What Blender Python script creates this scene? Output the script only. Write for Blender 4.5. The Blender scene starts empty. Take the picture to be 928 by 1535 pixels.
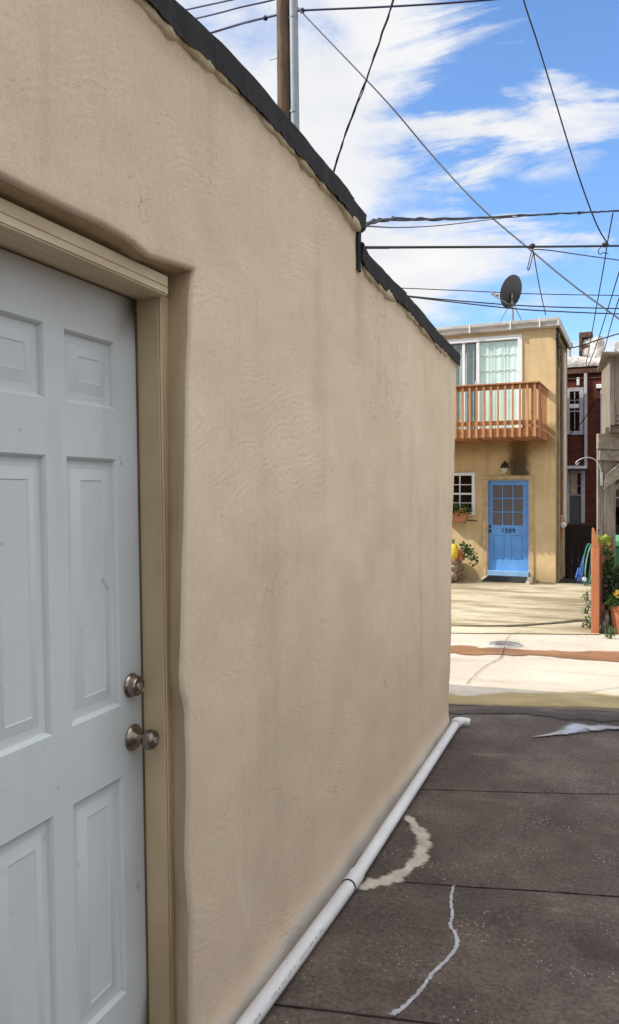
import bpy, bmesh, math, random
from mathutils import Vector, Matrix, noise
R = math.radians
random.seed(7)
scene = bpy.context.scene
COL = scene.collection

# ---------------------------------------------------------------- camera model (used to survey real positions)
TH = R(21.55); F = 1180.0; CX, HY = 464.0, 736.0; EYE = 1.55
RV = Vector((math.cos(TH), math.sin(TH), 0)); FV = Vector((-math.sin(TH), math.cos(TH), 0))
CAM = Vector((0, 0, EYE))
def P(px, py, zc):
    return CAM + RV*((px-CX)/F*zc) + FV*zc + Vector((0, 0, (HY-py)/F*zc))
def lerp(a, b, t): return a+(b-a)*t
def interp(pts, x):
    if x <= pts[0][0]: return pts[0][1]
    for (a, b), (c, d) in zip(pts, pts[1:]):
        if x <= c: return lerp(b, d, (x-a)/(c-a))
    return pts[-1][1]
GZ = [(5.45, 0), (6.1, -.045), (8.3, -.20), (10.1, -.27), (16, -.39), (60, -.40)]
def gz(x, y): return interp(GZ, y-.3*(x+1))
def G(px, py, dz=0.0):
    z = 0.0
    for _ in range(30):
        zc = F*(EYE-z-dz)/(py-HY); p = P(px, py, zc); z = lerp(z, gz(p.x, p.y), .6)
    return Vector((p.x, p.y, gz(p.x, p.y)+dz))
WX = -1.045                                            # garage wall face
def W(px, py, d=1.045):                                # pixel -> (Y, Z) on a plane parallel to the garage wall
    zc = F*d/(math.cos(TH)*(930-px)); y = (zc-d*math.sin(TH))/math.cos(TH)
    return y, EYE+(HY-py)/F*zc
class Frame:                                           # an upright facade frame
    def __init__(s, o, ang):
        s.o = Vector(o); s.a = ang
        s.u = Vector((math.cos(ang), math.sin(ang), 0)); s.v = Vector((-math.sin(ang), math.cos(ang), 0))
    def at(s, px, py, w=0.0):
        d = P(px, py, 1.0)-CAM; k = ((s.o+s.v*w-CAM).dot(s.v))/d.dot(s.v); p = CAM+d*k-s.o
        return Vector((p.dot(s.u), w, p.z))

# ---------------------------------------------------------------- materials
def new_mat(name):
    m = bpy.data.materials.new(name); m.use_nodes = True
    nt = m.node_tree; b = nt.nodes['Principled BSDF']
    return m, nt, b
def N(nt, typ, **kw):
    n = nt.nodes.new(typ)
    for k, v in kw.items():
        if k.startswith('i_'): n.inputs[k[2:].replace('_', ' ')].default_value = v
        else: setattr(n, k, v)
    return n
def L(nt, a, b): nt.links.new(a, b)
def c4(c): return (c[0], c[1], c[2], 1)
def coords(nt, scale=(1, 1, 1), loc=(0, 0, 0)):
    t = N(nt, 'ShaderNodeTexCoord'); m = N(nt, 'ShaderNodeMapping'); m.inputs['Scale'].default_value = scale
    m.inputs['Location'].default_value = loc
    L(nt, t.outputs['Object'], m.inputs['Vector']); return m.outputs['Vector']
def ramp(nt, fac, stops):
    r = N(nt, 'ShaderNodeValToRGB'); e = r.color_ramp.elements
    while len(e) < len(stops): e.new(.5)
    for q, (p, c) in zip(e, stops): q.position = p; q.color = c4(c) if len(c) == 3 else c
    L(nt, fac, r.inputs['Fac']); return r.outputs['Color']
def noise_(nt, vec, scale, detail=6, rough=.6, dist=0):
    n = N(nt, 'ShaderNodeTexNoise'); n.inputs['Scale'].default_value = scale; n.inputs['Detail'].default_value = detail
    n.inputs['Roughness'].default_value = rough; n.inputs['Distortion'].default_value = dist
    if vec is not None: L(nt, vec, n.inputs['Vector'])
    return n.outputs['Fac']
def mix(nt, fac, a, b, typ='MIX'):
    m = N(nt, 'ShaderNodeMix', data_type='RGBA', blend_type=typ)
    for s, v in ((m.inputs[0], fac), (m.inputs[6], a), (m.inputs[7], b)):
        if isinstance(v, (int, float)): s.default_value = v
        elif isinstance(v, tuple): s.default_value = c4(v)
        else: L(nt, v, s)
    return m.outputs[2]
def math_(nt, op, a, b=0.0, c=None, clamp=False):
    m = N(nt, 'ShaderNodeMath', operation=op, use_clamp=clamp)
    for s, v in zip(m.inputs, (a, b, c)):
        if v is None: continue
        if isinstance(v, (int, float)): s.default_value = v
        else: L(nt, v, s)
    return m.outputs[0]
def bump(nt, b, h, strength, dist=.01, chain=None):
    n = N(nt, 'ShaderNodeBump'); n.inputs['Strength'].default_value = strength; n.inputs['Distance'].default_value = dist
    L(nt, h, n.inputs['Height'])
    if chain is not None: L(nt, chain, n.inputs['Normal'])
    L(nt, n.outputs['Normal'], b.inputs['Normal']); return n.outputs['Normal']
def sep(nt, vec):
    s = N(nt, 'ShaderNodeSeparateXYZ'); L(nt, vec, s.inputs[0]); return s.outputs
def sstep(nt, x, a, b):
    m = N(nt, 'ShaderNodeMapRange', interpolation_type='SMOOTHSTEP')
    m.inputs[1].default_value = a; m.inputs[2].default_value = b
    L(nt, x, m.inputs[0]); return m.outputs[0]

def simple(name, c1, c2=None, rough=.6, scale=8, stretch=(1, 1, 1), bstr=.15, bscale=40, metal=0, spec=.5, lo=.35, hi=.65, bdist=.004):
    m, nt, b = new_mat(name)
    v = coords(nt, stretch)
    if c2 is None: c2 = tuple(x*.75 for x in c1)
    L(nt, ramp(nt, noise_(nt, v, scale), [(lo, c2), (hi, c1)]), b.inputs['Base Color'])
    b.inputs['Roughness'].default_value = rough; b.inputs['Metallic'].default_value = metal
    b.inputs['Specular IOR Level'].default_value = spec
    if bstr: bump(nt, b, noise_(nt, v, bscale, 5), bstr, bdist)
    return m

def mat_garage_stucco():
    m, nt, b = new_mat('garage_stucco'); v = coords(nt); x, y, z = sep(nt, v)
    base = ramp(nt, noise_(nt, v, 1.3, 5, .55), [(.3, (.71, .58, .42)), (.7, (.81, .68, .515))])
    # rain streaks: stretched noise
    vs = coords(nt, (3, 3, .35)); st = noise_(nt, vs, 2.0, 6, .6)
    base = mix(nt, math_(nt, 'MULTIPLY', sstep(nt, st, .50, .72), .20), base, (.36, .275, .18))
    gr = noise_(nt, coords(nt, (1, 1, .7)), 1.1, 4, .6)
    base = mix(nt, math_(nt, 'MULTIPLY', sstep(nt, gr, .48, .72), .20), base, (.44, .37, .285))
    # splash dirt towards the ground
    low = math_(nt, 'ADD', z, math_(nt, 'MULTIPLY', noise_(nt, v, 3.0, 4), .8))
    base = mix(nt, math_(nt, 'MULTIPLY', math_(nt, 'SUBTRACT', 1.0, sstep(nt, low, .3, 2.3)), .60), base, (.37, .275, .20))
    # fine mottling
    base = mix(nt, math_(nt, 'MULTIPLY', sstep(nt, noise_(nt, v, 75, 5, .8), .45, .70), .22), base, (.30, .25, .19))
    # hairline cracks and scuffed patches
    vc = N(nt, 'ShaderNodeTexVoronoi', feature='DISTANCE_TO_EDGE'); vc.inputs['Scale'].default_value = .75
    vw = N(nt, 'ShaderNodeVectorMath', operation='ADD'); L(nt, v, vw.inputs[0])
    vn = N(nt, 'ShaderNodeTexNoise'); vn.inputs['Scale'].default_value = 3; vn.inputs['Detail'].default_value = 6; L(nt, v, vn.inputs['Vector']); L(nt, vn.outputs['Color'], vw.inputs[1]); L(nt, vw.outputs[0], vc.inputs['Vector'])
    ck = math_(nt, 'MULTIPLY', math_(nt, 'LESS_THAN', vc.outputs['Distance'], .0016), sstep(nt, noise_(nt, v, .9, 2), .52, .56))
    base = mix(nt, math_(nt, 'MULTIPLY', ck, .45), base, (.25, .19, .13))
    sc = noise_(nt, coords(nt, (1, 1.3, .8), (4, 1, 2)), 5.5, 7, .72)
    base = mix(nt, math_(nt, 'MULTIPLY', sstep(nt, sc, .60, .66), .16), base, (.80, .70, .55))
    hole = noise_(nt, v, 26, 2, .5)
    base = mix(nt, math_(nt, 'MULTIPLY', sstep(nt, hole, .745, .765), .4), base, (.12, .10, .08))
    # bare grey mortar at the very foot
    ft = math_(nt, 'ADD', z, math_(nt, 'MULTIPLY', noise_(nt, v, 7.0, 4), .11))
    base = mix(nt, math_(nt, 'SUBTRACT', 1.0, sstep(nt, ft, .115, .125)), base, (.47, .42, .37))
    L(nt, base, b.inputs['Base Color']); b.inputs['Roughness'].default_value = .9; b.inputs['Specular IOR Level'].default_value = .2
    # trowel sweeps: distorted wave
    wv = N(nt, 'ShaderNodeTexWave', wave_type='RINGS', rings_direction='SPHERICAL'); wv.inputs['Scale'].default_value = 11
    wv.inputs['Distortion'].default_value = 16; wv.inputs['Detail'].default_value = 3; wv.inputs['Detail Scale'].default_value = .9
    L(nt, coords(nt, (1, .7, 1.3), (.3, -2.2, -1.6)), wv.inputs['Vector'])
    msk = sstep(nt, noise_(nt, v, 2.6, 3), .44, .66)
    h1 = math_(nt, 'MULTIPLY', wv.outputs['Fac'], msk)
    n1 = bump(nt, b, h1, .16, .004)
    n2 = bump(nt, b, noise_(nt, v, 150, 6, .85), .75, .004, n1)
    n3 = bump(nt, b, noise_(nt, v, 7, 5, .6), .16, .012, n2)
    bump(nt, b, ft, .0, .01, n3)
    return m

def mat_slab():
    m, nt, b = new_mat('dark_concrete'); v = coords(nt)
    base = ramp(nt, noise_(nt, v, 1.5, 7, .7), [(.3, (.040, .029, .026)), (.52, (.074, .056, .048)), (.74, (.135, .105, .09))])
    fine = noise_(nt, v, 60, 6, .75)
    base = mix(nt, .75, base, ramp(nt, fine, [(.34, (.16, .15, .145)), (.66, (1.1, 1.08, 1.05))]), 'MULTIPLY')
    base = mix(nt, .8, base, (1.5, 1.5, 1.5), 'MULTIPLY')
    vo = N(nt, 'ShaderNodeTexVoronoi'); vo.inputs['Scale'].default_value = 95; L(nt, coords(nt, (1, .8, 1)), vo.inputs['Vector'])
    cell = sep(nt, vo.outputs['Color'])[0]
    near = math_(nt, 'MULTIPLY', math_(nt, 'LESS_THAN', vo.outputs['Distance'], math_(nt, 'MULTIPLY', cell, .36)), math_(nt, 'GREATER_THAN', cell, .80))
    base = mix(nt, math_(nt, 'MULTIPLY', near, sstep(nt, noise_(nt, v, 3.5, 5), .42, .72)), base, (.30, .25, .215))
    oil = sstep(nt, noise_(nt, coords(nt, (1, 1, 1), (7, 3, 0)), 1.3, 6, .7), .55, .66)
    base = mix(nt, math_(nt, 'MULTIPLY', oil, .55), base, (.03, .022, .018))
    wash = sstep(nt, noise_(nt, coords(nt, (.6, 1.4, 1), (2, 9, 0)), 2.1, 7, .7), .56, .70)
    base = mix(nt, math_(nt, 'MULTIPLY', wash, .35), base, (.21, .175, .15))
    green = sstep(nt, noise_(nt, v, 1.0, 4), .52, .68)
    base = mix(nt, math_(nt, 'MULTIPLY', green, .35), base, (.13, .095, .05))
    L(nt, base, b.inputs['Base Color'])
    L(nt, math_(nt, 'MULTIPLY_ADD', noise_(nt, v, 2.2, 4), .5, .52), b.inputs['Roughness'])
    b.inputs['Specular IOR Level'].default_value = .28
    n1 = bump(nt, b, fine, .5, .006); bump(nt, b, vo.outputs['Distance'], .12, .006, n1)
    return m

def mat_alley():
    m, nt, b = new_mat('alley_concrete'); v = coords(nt); x, y, z = sep(nt, v)
    t = math_(nt, 'SUBTRACT', y, math_(nt, 'MULTIPLY', math_(nt, 'ADD', x, 1.0), .3))
    base = ramp(nt, noise_(nt, v, .9, 6, .65), [(.3, (.40, .35, .28)), (.7, (.51, .455, .375))])
    base = mix(nt, .5, base, ramp(nt, noise_(nt, v, 25, 5, .7), [(.3, (.72, .70, .66)), (.65, (1, 1, 1))]), 'MULTIPLY')
    tn = math_(nt, 'ADD', t, math_(nt, 'MULTIPLY', math_(nt, 'SUBTRACT', noise_(nt, v, 1.3, 4), .5), 1.0))
    # algae band next to the gutter
    edge = math_(nt, 'SUBTRACT', 1.0, sstep(nt, tn, 6.35, 6.50))
    alg = ramp(nt, noise_(nt, v, 2.5, 5), [(.3, (.21, .15, .06)), (.7, (.33, .26, .13))])
    base = mix(nt, edge, base, alg)
    wet = math_(nt, 'SUBTRACT', 1.0, sstep(nt, math_(nt, 'ADD', t, math_(nt, 'MULTIPLY', noise_(nt, v, 2.0, 3), .25)), 5.98, 6.08))
    base = mix(nt, math_(nt, 'MULTIPLY', wet, .85), base, (.08, .06, .045))
    # faint dirt
    base = mix(nt, math_(nt, 'MULTIPLY', sstep(nt, noise_(nt, coords(nt, (.6, 2, 1)), 1.6, 7, .68), .48, .68), .5), base, (.30, .25, .18))
    base = mix(nt, math_(nt, 'MULTIPLY', sstep(nt, noise_(nt, v, 6, 6, .7), .55, .68), .3), base, (.26, .22, .17))
    L(nt, base, b.inputs['Base Color']); b.inputs['Roughness'].default_value = .85
    b.inputs['Specular IOR Level'].default_value = .25
    bump(nt, b, noise_(nt, v, 30, 6, .7), .3, .006)
    return m

def mat_pad():
    m, nt, b = new_mat('pad_concrete'); v = coords(nt)
    base = ramp(nt, noise_(nt, v, .8, 6, .65), [(.32, (.33, .275, .175)), (.68, (.54, .475, .35))])
    st = noise_(nt, coords(nt, (.55, 2.2, 1)), 1.1, 6, .6)
    base = mix(nt, math_(nt, 'MULTIPLY', sstep(nt, st, .44, .60), .8), base, (.21, .165, .09))
    base = mix(nt, .5, base, ramp(nt, noise_(nt, v, 22, 5, .7), [(.3, (.7, .68, .62)), (.65, (1, 1, 1))]), 'MULTIPLY')
    gr = sstep(nt, noise_(nt, v, 2.2, 5), .58, .75)
    base = mix(nt, math_(nt, 'MULTIPLY', gr, .4), base, (.20, .20, .10))
    L(nt, base, b.inputs['Base Color']); b.inputs['Roughness'].default_value = .9; b.inputs['Specular IOR Level'].default_value = .2
    bump(nt, b, noise_(nt, v, 20, 6, .7), .35, .008)
    return m

def mat_house_stucco(stain_u, stain_z):
    m, nt, b = new_mat('ochre_stucco'); v = coords(nt); x, y, z = sep(nt, v)
    base = ramp(nt, noise_(nt, v, 1.4, 6, .6), [(.3, (.52, .37, .19)), (.7, (.68, .51, .285))])
    st = noise_(nt, coords(nt, (5, 5, .6)), 1.2, 5, .6)
    base = mix(nt, math_(nt, 'MULTIPLY', sstep(nt, st, .48, .70), .38), base, (.36, .25, .125))
    # soot stain running down from the balcony joists to the lintel
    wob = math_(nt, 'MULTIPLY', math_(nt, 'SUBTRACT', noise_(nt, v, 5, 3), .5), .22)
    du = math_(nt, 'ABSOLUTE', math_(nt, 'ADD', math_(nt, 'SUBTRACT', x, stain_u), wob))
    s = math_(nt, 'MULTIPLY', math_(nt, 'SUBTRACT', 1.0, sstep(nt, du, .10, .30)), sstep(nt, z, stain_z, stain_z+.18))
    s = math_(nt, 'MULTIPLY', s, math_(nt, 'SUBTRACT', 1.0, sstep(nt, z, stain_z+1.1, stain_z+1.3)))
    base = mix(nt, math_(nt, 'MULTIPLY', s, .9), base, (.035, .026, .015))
    # darker brown band below the balcony
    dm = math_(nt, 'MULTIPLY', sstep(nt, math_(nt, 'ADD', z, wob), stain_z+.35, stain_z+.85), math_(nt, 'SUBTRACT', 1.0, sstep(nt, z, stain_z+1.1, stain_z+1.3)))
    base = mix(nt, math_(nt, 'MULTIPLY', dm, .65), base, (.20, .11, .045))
    # splash zone
    sp = math_(nt, 'SUBTRACT', 1.0, sstep(nt, math_(nt, 'ADD', z, wob), .05, .45))
    base = mix(nt, math_(nt, 'MULTIPLY', sp, .4), base, (.28, .22, .10))
    L(nt, base, b.inputs['Base Color']); b.inputs['Roughness'].default_value = .9; b.inputs['Specular IOR Level'].default_value = .2
    bump(nt, b, noise_(nt, v, 30, 5, .7), .3, .008)
    return m

def mat_brick():
    m, nt, b = new_mat('red_brick'); v = coords(nt); x, y, z = sep(nt, v)
    cb = N(nt, 'ShaderNodeCombineXYZ'); L(nt, math_(nt, 'ADD', x, y), cb.inputs[0]); L(nt, z, cb.inputs[1])
    br = N(nt, 'ShaderNodeTexBrick'); L(nt, cb.outputs[0], br.inputs['Vector']); br.inputs['Scale'].default_value = 1
    br.inputs['Brick Width'].default_value = .30; br.inputs['Row Height'].default_value = .10; br.inputs['Mortar Size'].default_value = .012
    br.inputs['Color1'].default_value = c4((.15, .036, .02)); br.inputs['Color2'].default_value = c4((.095, .022, .014)); br.inputs['Mortar'].default_value = c4((.075, .033, .025))
    base = mix(nt, .6, br.outputs['Color'], ramp(nt, noise_(nt, v, 2, 5), [(.3, (.55, .55, .55)), (.7, (1, 1, 1))]), 'MULTIPLY')
    L(nt, base, b.inputs['Base Color']); b.inputs['Roughness'].default_value = .9; b.inputs['Specular IOR Level'].default_value = .2
    bump(nt, b, br.outputs['Fac'], -.4, .01)
    return m

def mat_wood(name, c1, c2, axis=2, knots=True, rough=.8):
    m, nt, b = new_mat(name)
    s = [14, 14, 14]; s[axis] = .9
    v = coords(nt, tuple(s)); g = noise_(nt, v, 1.6, 7, .7, .6)
    base = ramp(nt, g, [(.3, c2), (.68, c1)])
    big = noise_(nt, coords(nt), 2.2, 4)
    base = mix(nt, .6, base, ramp(nt, big, [(.3, (.65, .62, .6)), (.7, (1, 1, 1))]), 'MULTIPLY')
    if knots:
        k = noise_(nt, coords(nt), 9, 2)
        base = mix(nt, math_(nt, 'MULTIPLY', sstep(nt, k, .70, .76), .7), base, tuple(x*.25 for x in c2))
    L(nt, base, b.inputs['Base Color']); b.inputs['Roughness'].default_value = rough; b.inputs['Specular IOR Level'].default_value = .25
    bump(nt, b, g, .35, .004)
    return m

def mat_glass(name, tint=(.92, .97, .96), refl=.02):
    m, nt, b = new_mat(name); nt.nodes.remove(b)
    out = nt.nodes['Material Output']
    tr = N(nt, 'ShaderNodeBsdfTransparent'); tr.inputs[0].default_value = c4(tint)
    gl = N(nt, 'ShaderNodeBsdfGlossy'); gl.inputs['Roughness'].default_value = .02
    fr = N(nt, 'ShaderNodeLayerWeight'); fr.inputs[0].default_value = .5
    f = math_(nt, 'MULTIPLY_ADD', math_(nt, 'POWER', fr.outputs['Facing'], 4.0), .7, .035+refl, clamp=True)
    mx = N(nt, 'ShaderNodeMixShader'); L(nt, f, mx.inputs[0]); L(nt, tr.outputs[0], mx.inputs[1]); L(nt, gl.outputs[0], mx.inputs[2])
    L(nt, mx.outputs[0], out.inputs['Surface']); return m

def mat_leaf(name, c1, c2, trans=.25):
    m, nt, b = new_mat(name); v = coords(nt)
    n = noise_(nt, v, 14, 3)
    gi = N(nt, 'ShaderNodeNewGeometry')
    base = ramp(nt, gi.outputs['Random Per Island'], [(.0, tuple(x*.55 for x in c2)), (.45, c2), (1, c1)])
    base = mix(nt, .4, base, ramp(nt, n, [(.35, c2), (.65, c1)]))
    L(nt, base, b.inputs['Base Color']); b.inputs['Roughness'].default_value = .55
    out = nt.nodes['Material Output']
    tl = N(nt, 'ShaderNodeBsdfTranslucent'); L(nt, base, tl.inputs[0])
    mx = N(nt, 'ShaderNodeMixShader'); mx.inputs[0].default_value = trans
    L(nt, b.outputs[0], mx.inputs[1]); L(nt, tl.outputs[0], mx.inputs[2]); L(nt, mx.outputs[0], out.inputs['Surface'])
    return m

def mat_door_white():
    m, nt, b = new_mat('white_door_paint'); v = coords(nt); x, y, z = sep(nt, v)
    base = ramp(nt, noise_(nt, v, 2.0, 5), [(.3, (.50, .555, .585)), (.7, (.575, .625, .655))])
    gr = noise_(nt, coords(nt, (1, 4, .8)), 2.0, 6)
    base = mix(nt, math_(nt, 'MULTIPLY', sstep(nt, gr, .52, .75), .28), base, (.36, .34, .30))
    top = sstep(nt, math_(nt, 'ADD', z, math_(nt, 'MULTIPLY', noise_(nt, v, 4, 3), .2)), 1.98, 2.18)
    base = mix(nt, math_(nt, 'MULTIPLY', top, .5), base, (.33, .25, .17))
    low = math_(nt, 'SUBTRACT', 1.0, sstep(nt, z, .1, 1.1))
    base = mix(nt, math_(nt, 'MULTIPLY', low, .3), base, (.34, .34, .36))
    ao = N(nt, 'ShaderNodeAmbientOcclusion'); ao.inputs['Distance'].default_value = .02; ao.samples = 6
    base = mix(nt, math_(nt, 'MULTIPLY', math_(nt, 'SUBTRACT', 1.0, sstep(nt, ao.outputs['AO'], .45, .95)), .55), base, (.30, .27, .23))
    kd = N(nt, 'ShaderNodeVectorMath', operation='DISTANCE'); L(nt, v, kd.inputs[0]); kd.inputs[1].default_value = (-1.2, 1.78, .95)
    gk = math_(nt, 'MULTIPLY', math_(nt, 'SUBTRACT', 1.0, sstep(nt, kd.outputs['Value'], .03, .22)), noise_(nt, v, 9, 5))
    base = mix(nt, math_(nt, 'MULTIPLY', gk, .55), base, (.30, .27, .24))
    scf = noise_(nt, coords(nt, (1, 2.5, 9)), 3.5, 6, .7)
    base = mix(nt, math_(nt, 'MULTIPLY', sstep(nt, scf, .62, .70), .14), base, (.30, .30, .30))
    sp = noise_(nt, v, 22, 2)
    base = mix(nt, math_(nt, 'MULTIPLY', sstep(nt, sp, .72, .76), .5), base, (.28, .25, .22))
    L(nt, base, b.inputs['Base Color']); b.inputs['Roughness'].default_value = .42
    bump(nt, b, noise_(nt, v, 120, 3), .06, .002); return m

M = {}
M['stucco'] = mat_garage_stucco(); M['slab'] = mat_slab(); M['alley'] = mat_alley(); M['pad'] = mat_pad()
M['brick'] = mat_brick(); M['door_white'] = mat_door_white()
M['tar'] = simple('tar_flashing', (.013, .012, .0125), (.005, .005, .0055), .7, 6, bstr=.7, bscale=22, bdist=.01, spec=.3)
M['frame_tan'] = simple('tan_frame_paint', (.56, .435, .275), (.38, .28, .165), .6, 3, (1, 8, .5), .12, 60)
M['frame_cream'] = simple('cream_header_paint', (.76, .66, .47), (.58, .47, .30), .6, 5, (6, .6, 6), .12, 60)
M['weather'] = simple('weatherstrip', (.13, .085, .05), (.07, .045, .03), .7)
M['reveal'] = simple('tan_reveal_stucco', (.56, .43, .29), (.43, .32, .20), .85, 5, (1, 1, .5), .5, 60, bdist=.006)
M['nickel'] = simple('satin_nickel', (.34, .295, .25), (.24, .205, .175), .25, 20, metal=1, bstr=.05, bscale=200)
M['keyway'] = simple('dark_keyway', (.02, .02, .02), None, .5)
M['pvc'] = simple('white_pvc', (.60, .60, .62), (.48, .475, .48), .32, 5, (1, .4, 1), .05, 80)
def mat_pvc():
    m, nt, b = new_mat('dirty_white_pvc'); v = coords(nt); x, y, z = sep(nt, v)
    base = ramp(nt, noise_(nt, coords(nt, (1, .4, 1)), 5, 4), [(.35, (.45, .445, .45)), (.65, (.56, .56, .575))])
    lowd = math_(nt, 'ADD', z, math_(nt, 'MULTIPLY', noise_(nt, v, 14, 6, .7), .05))
    base = mix(nt, math_(nt, 'MULTIPLY', math_(nt, 'SUBTRACT', 1.0, sstep(nt, lowd, .040, .068)), .7), base, (.22, .18, .15))
    base = mix(nt, math_(nt, 'MULTIPLY', sstep(nt, noise_(nt, coords(nt, (3, 1, 3)), 9, 7, .75), .60, .70), .4), base, (.30, .26, .23))
    L(nt, base, b.inputs['Base Color']); b.inputs['Roughness'].default_value = .38; return m
M['pvc'] = mat_pvc()
M['pvc_print'] = simple('pvc_print', (.16, .10, .10), (.4, .36, .36), .5, 60)
M['joint'] = simple('joint_dirt', (.03, .024, .02), (.015, .012, .01), .95, 20)
M['patch'] = simple('cement_patch', (.44, .39, .33), (.30, .26, .22), .9, 14, bstr=.5, bscale=60, bdist=.006)
M['sealer'] = simple('crack_sealer', (.36, .36, .39), (.24, .24, .26), .7, 20, bstr=.3, bscale=80)
M['soil'] = simple('soil', (.075, .055, .038), (.03, .022, .015), .95, 3, bstr=.8, bscale=20, bdist=.03)
M['shaded_soil'] = simple('shaded_soil', (.02, .016, .012), (.01, .008, .006), .95, 3)  # near-black soil; the passage's shade is put into its colour
M['passage_dark'] = mat_wood('passage_shade_wood', (.022, .014, .010), (.010, .006, .005), 2, False)  # near-black wood that carries the passage's shade as colour
M['white_vinyl'] = simple('white_vinyl', (.80, .80, .79), (.72, .71, .69), .4, 4, bstr=.03)
M['gutter'] = simple('gutter_white', (.60, .585, .55), (.40, .38, .34), .5, 3, (1, 1, 4), .05)
M['lip'] = simple('mortar_lip', (.62, .53, .38), (.36, .28, .16), .9, 9, bstr=.8, bscale=50, bdist=.006)
M['trim_ochre'] = simple('ochre_trim', (.58, .42, .22), (.42, .29, .14), .7, 5)
M['blue'] = simple('blue_door_paint', (.125, .345, .72), (.10, .29, .63), .4, 3, bstr=.04)
M['dark_pane'] = simple('brown_window_film', (.16, .13, .115), (.11, .09, .082), .25, 30)
M['black'] = simple('black_rubber', (.02, .02, .022), (.012, .012, .013), .85, 30, bstr=.5, bscale=150)
M['black_iron'] = simple('black_iron', (.03, .028, .027), None, .5)
M['number'] = simple('number_black', (.02, .03, .05), None, .5)
M['cedar'] = mat_wood('orange_cedar', (.60, .31, .15), (.40, .18, .08), 2)
M['cedar_h'] = mat_wood('orange_cedar_long', (.48, .225, .105), (.30, .125, .055), 0)
M['redwood'] = mat_wood('stained_fence_wood', (.50, .195, .09), (.36, .125, .055), 2, False)
M['redwood_shade'] = mat_wood('shaded_fence_wood', (.17, .06, .03), (.09, .03, .016), 2, False)  # same fence wood, with the shade of its right face put into the colour
M['grey_wood'] = mat_wood('weathered_wood', (.38, .33, .265), (.11, .09, .065), 2)
M['grey_wood_h'] = mat_wood('weathered_beam', (.36, .315, .25), (.15, .125, .09), 0)
M['roof'] = simple('roof_felt', (.10, .095, .09), (.05, .05, .05), .9)
M['pole_wood'] = mat_wood('utility_pole_wood', (.19, .12, .075), (.035, .022, .015), 2)
M['galv'] = simple('grey_conduit', (.30, .33, .37), (.24, .27, .31), .55, 3, bstr=.05)
M['wire'] = simple('black_wire', (.012, .012, .016), None, .6, bstr=0)
M['wire_blue'] = simple('dark_blue_wire', (.018, .016, .075), None, .5, bstr=0)
M['dish'] = simple('dish_grey', (.085, .08, .085), (.08, .077, .08), .55, 6, bstr=.03)
M['metal_lt'] = simple('light_metal', (.55, .56, .57), (.38, .38, .38), .4, 20, metal=.6)
M['curtain'] = simple('mint_curtain', (.82, .92, .85), (.72, .85, .77), .9, 6, bstr=.1)
M['glass'] = mat_glass('window_glass'); M['glass_dk'] = mat_glass('dark_window_glass', (.55, .6, .6), .06)
M['globe'] = mat_glass('lamp_glass', (.9, .85, .75), .18)
M['terracotta'] = simple('terracotta', (.50, .19, .085), (.38, .13, .06), .8, 8)
def mat_stone():
    m, nt, b = new_mat('field_stone'); v = coords(nt); gi = N(nt, 'ShaderNodeNewGeometry')
    base = ramp(nt, gi.outputs['Random Per Island'], [(0, (.20, .12, .075)), (.4, (.38, .26, .17)), (.7, (.50, .37, .26)), (1, (.33, .29, .25))])
    base = mix(nt, .7, base, ramp(nt, noise_(nt, v, 12, 6, .7), [(.3, (.45, .42, .4)), (.7, (1, 1, 1))]), 'MULTIPLY')
    L(nt, base, b.inputs['Base Color']); b.inputs['Roughness'].default_value = .9
    bump(nt, b, noise_(nt, v, 20, 6, .7), .7, .02); return m
M['stone'] = mat_stone()
M['yellow'] = simple('yellow_plastic', (.75, .52, .03), (.62, .40, .03), .4, 12)
M['green_pl'] = simple('green_plastic', (.05, .30, .12), (.035, .22, .09), .4, 4)
M['bin_green'] = simple('bin_green', (.035, .19, .065), (.025, .14, .05), .45, 5)
M['bin_lid'] = simple('bin_lid_green', (.09, .32, .13), (.07, .26, .10), .4, 5)
M['leaf'] = mat_leaf('leaf_green', (.10, .19, .035), (.035, .085, .015))
M['leaf_lime'] = mat_leaf('leaf_lime', (.42, .45, .06), (.20, .26, .035), .35)
M['leaf_dark'] = mat_leaf('leaf_dark', (.05, .085, .03), (.018, .035, .012), .15)
M['leaf_grey'] = mat_leaf('leaf_grey', (.20, .23, .15), (.11, .14, .08))
M['petal'] = mat_leaf('yellow_petal', (.85, .65, .05), (.75, .50, .03))
M['petal_w'] = mat_leaf('pale_petal', (.8, .75, .6), (.7, .6, .4))
M['stem'] = simple('stem', (.09, .10, .035), None, .7)
M['white_coat'] = simple('white_roof_coating', (.72, .70, .66), (.40, .36, .31), .85, 4, bstr=1, bscale=6, bdist=.06)
M['rust'] = simple('rusty_metal', (.14, .065, .04), (.06, .03, .022), .85, 9)
M['hose'] = simple('teal_hose', (.045, .22, .20), (.03, .15, .14), .45, 12)
M['hose_pale'] = simple('pale_green_hose', (.22, .36, .20), (.15, .27, .14), .5, 12)
M['blue_metal'] = simple('blue_painted_tube', (.04, .13, .42), (.03, .09, .32), .4, 10)
M['grey_panel'] = simple('grey_door_panel', (.09, .085, .095), (.06, .058, .065), .6)
M['warm_reflection'] = simple('painted_reflection', (.85, .50, .30), (.5, .36, .27), .7, 14, lo=.45, hi=.55)  # warm reflection in the storm door glass, painted as a colour
M['lav_trim'] = simple('weathered_white_trim', (.46, .44, .47), (.33, .315, .33), .6, 5)
M['meter'] = simple('meter_grey', (.6, .62, .62), None, .4)
M['copper_box'] = simple('orange_box', (.40, .19, .08), (.26, .12, .05), .7, 9)
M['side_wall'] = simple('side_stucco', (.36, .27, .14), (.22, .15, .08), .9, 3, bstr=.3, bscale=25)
M['conduit_dk'] = simple('dark_conduit', (.05, .04, .035), None, .6)
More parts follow.
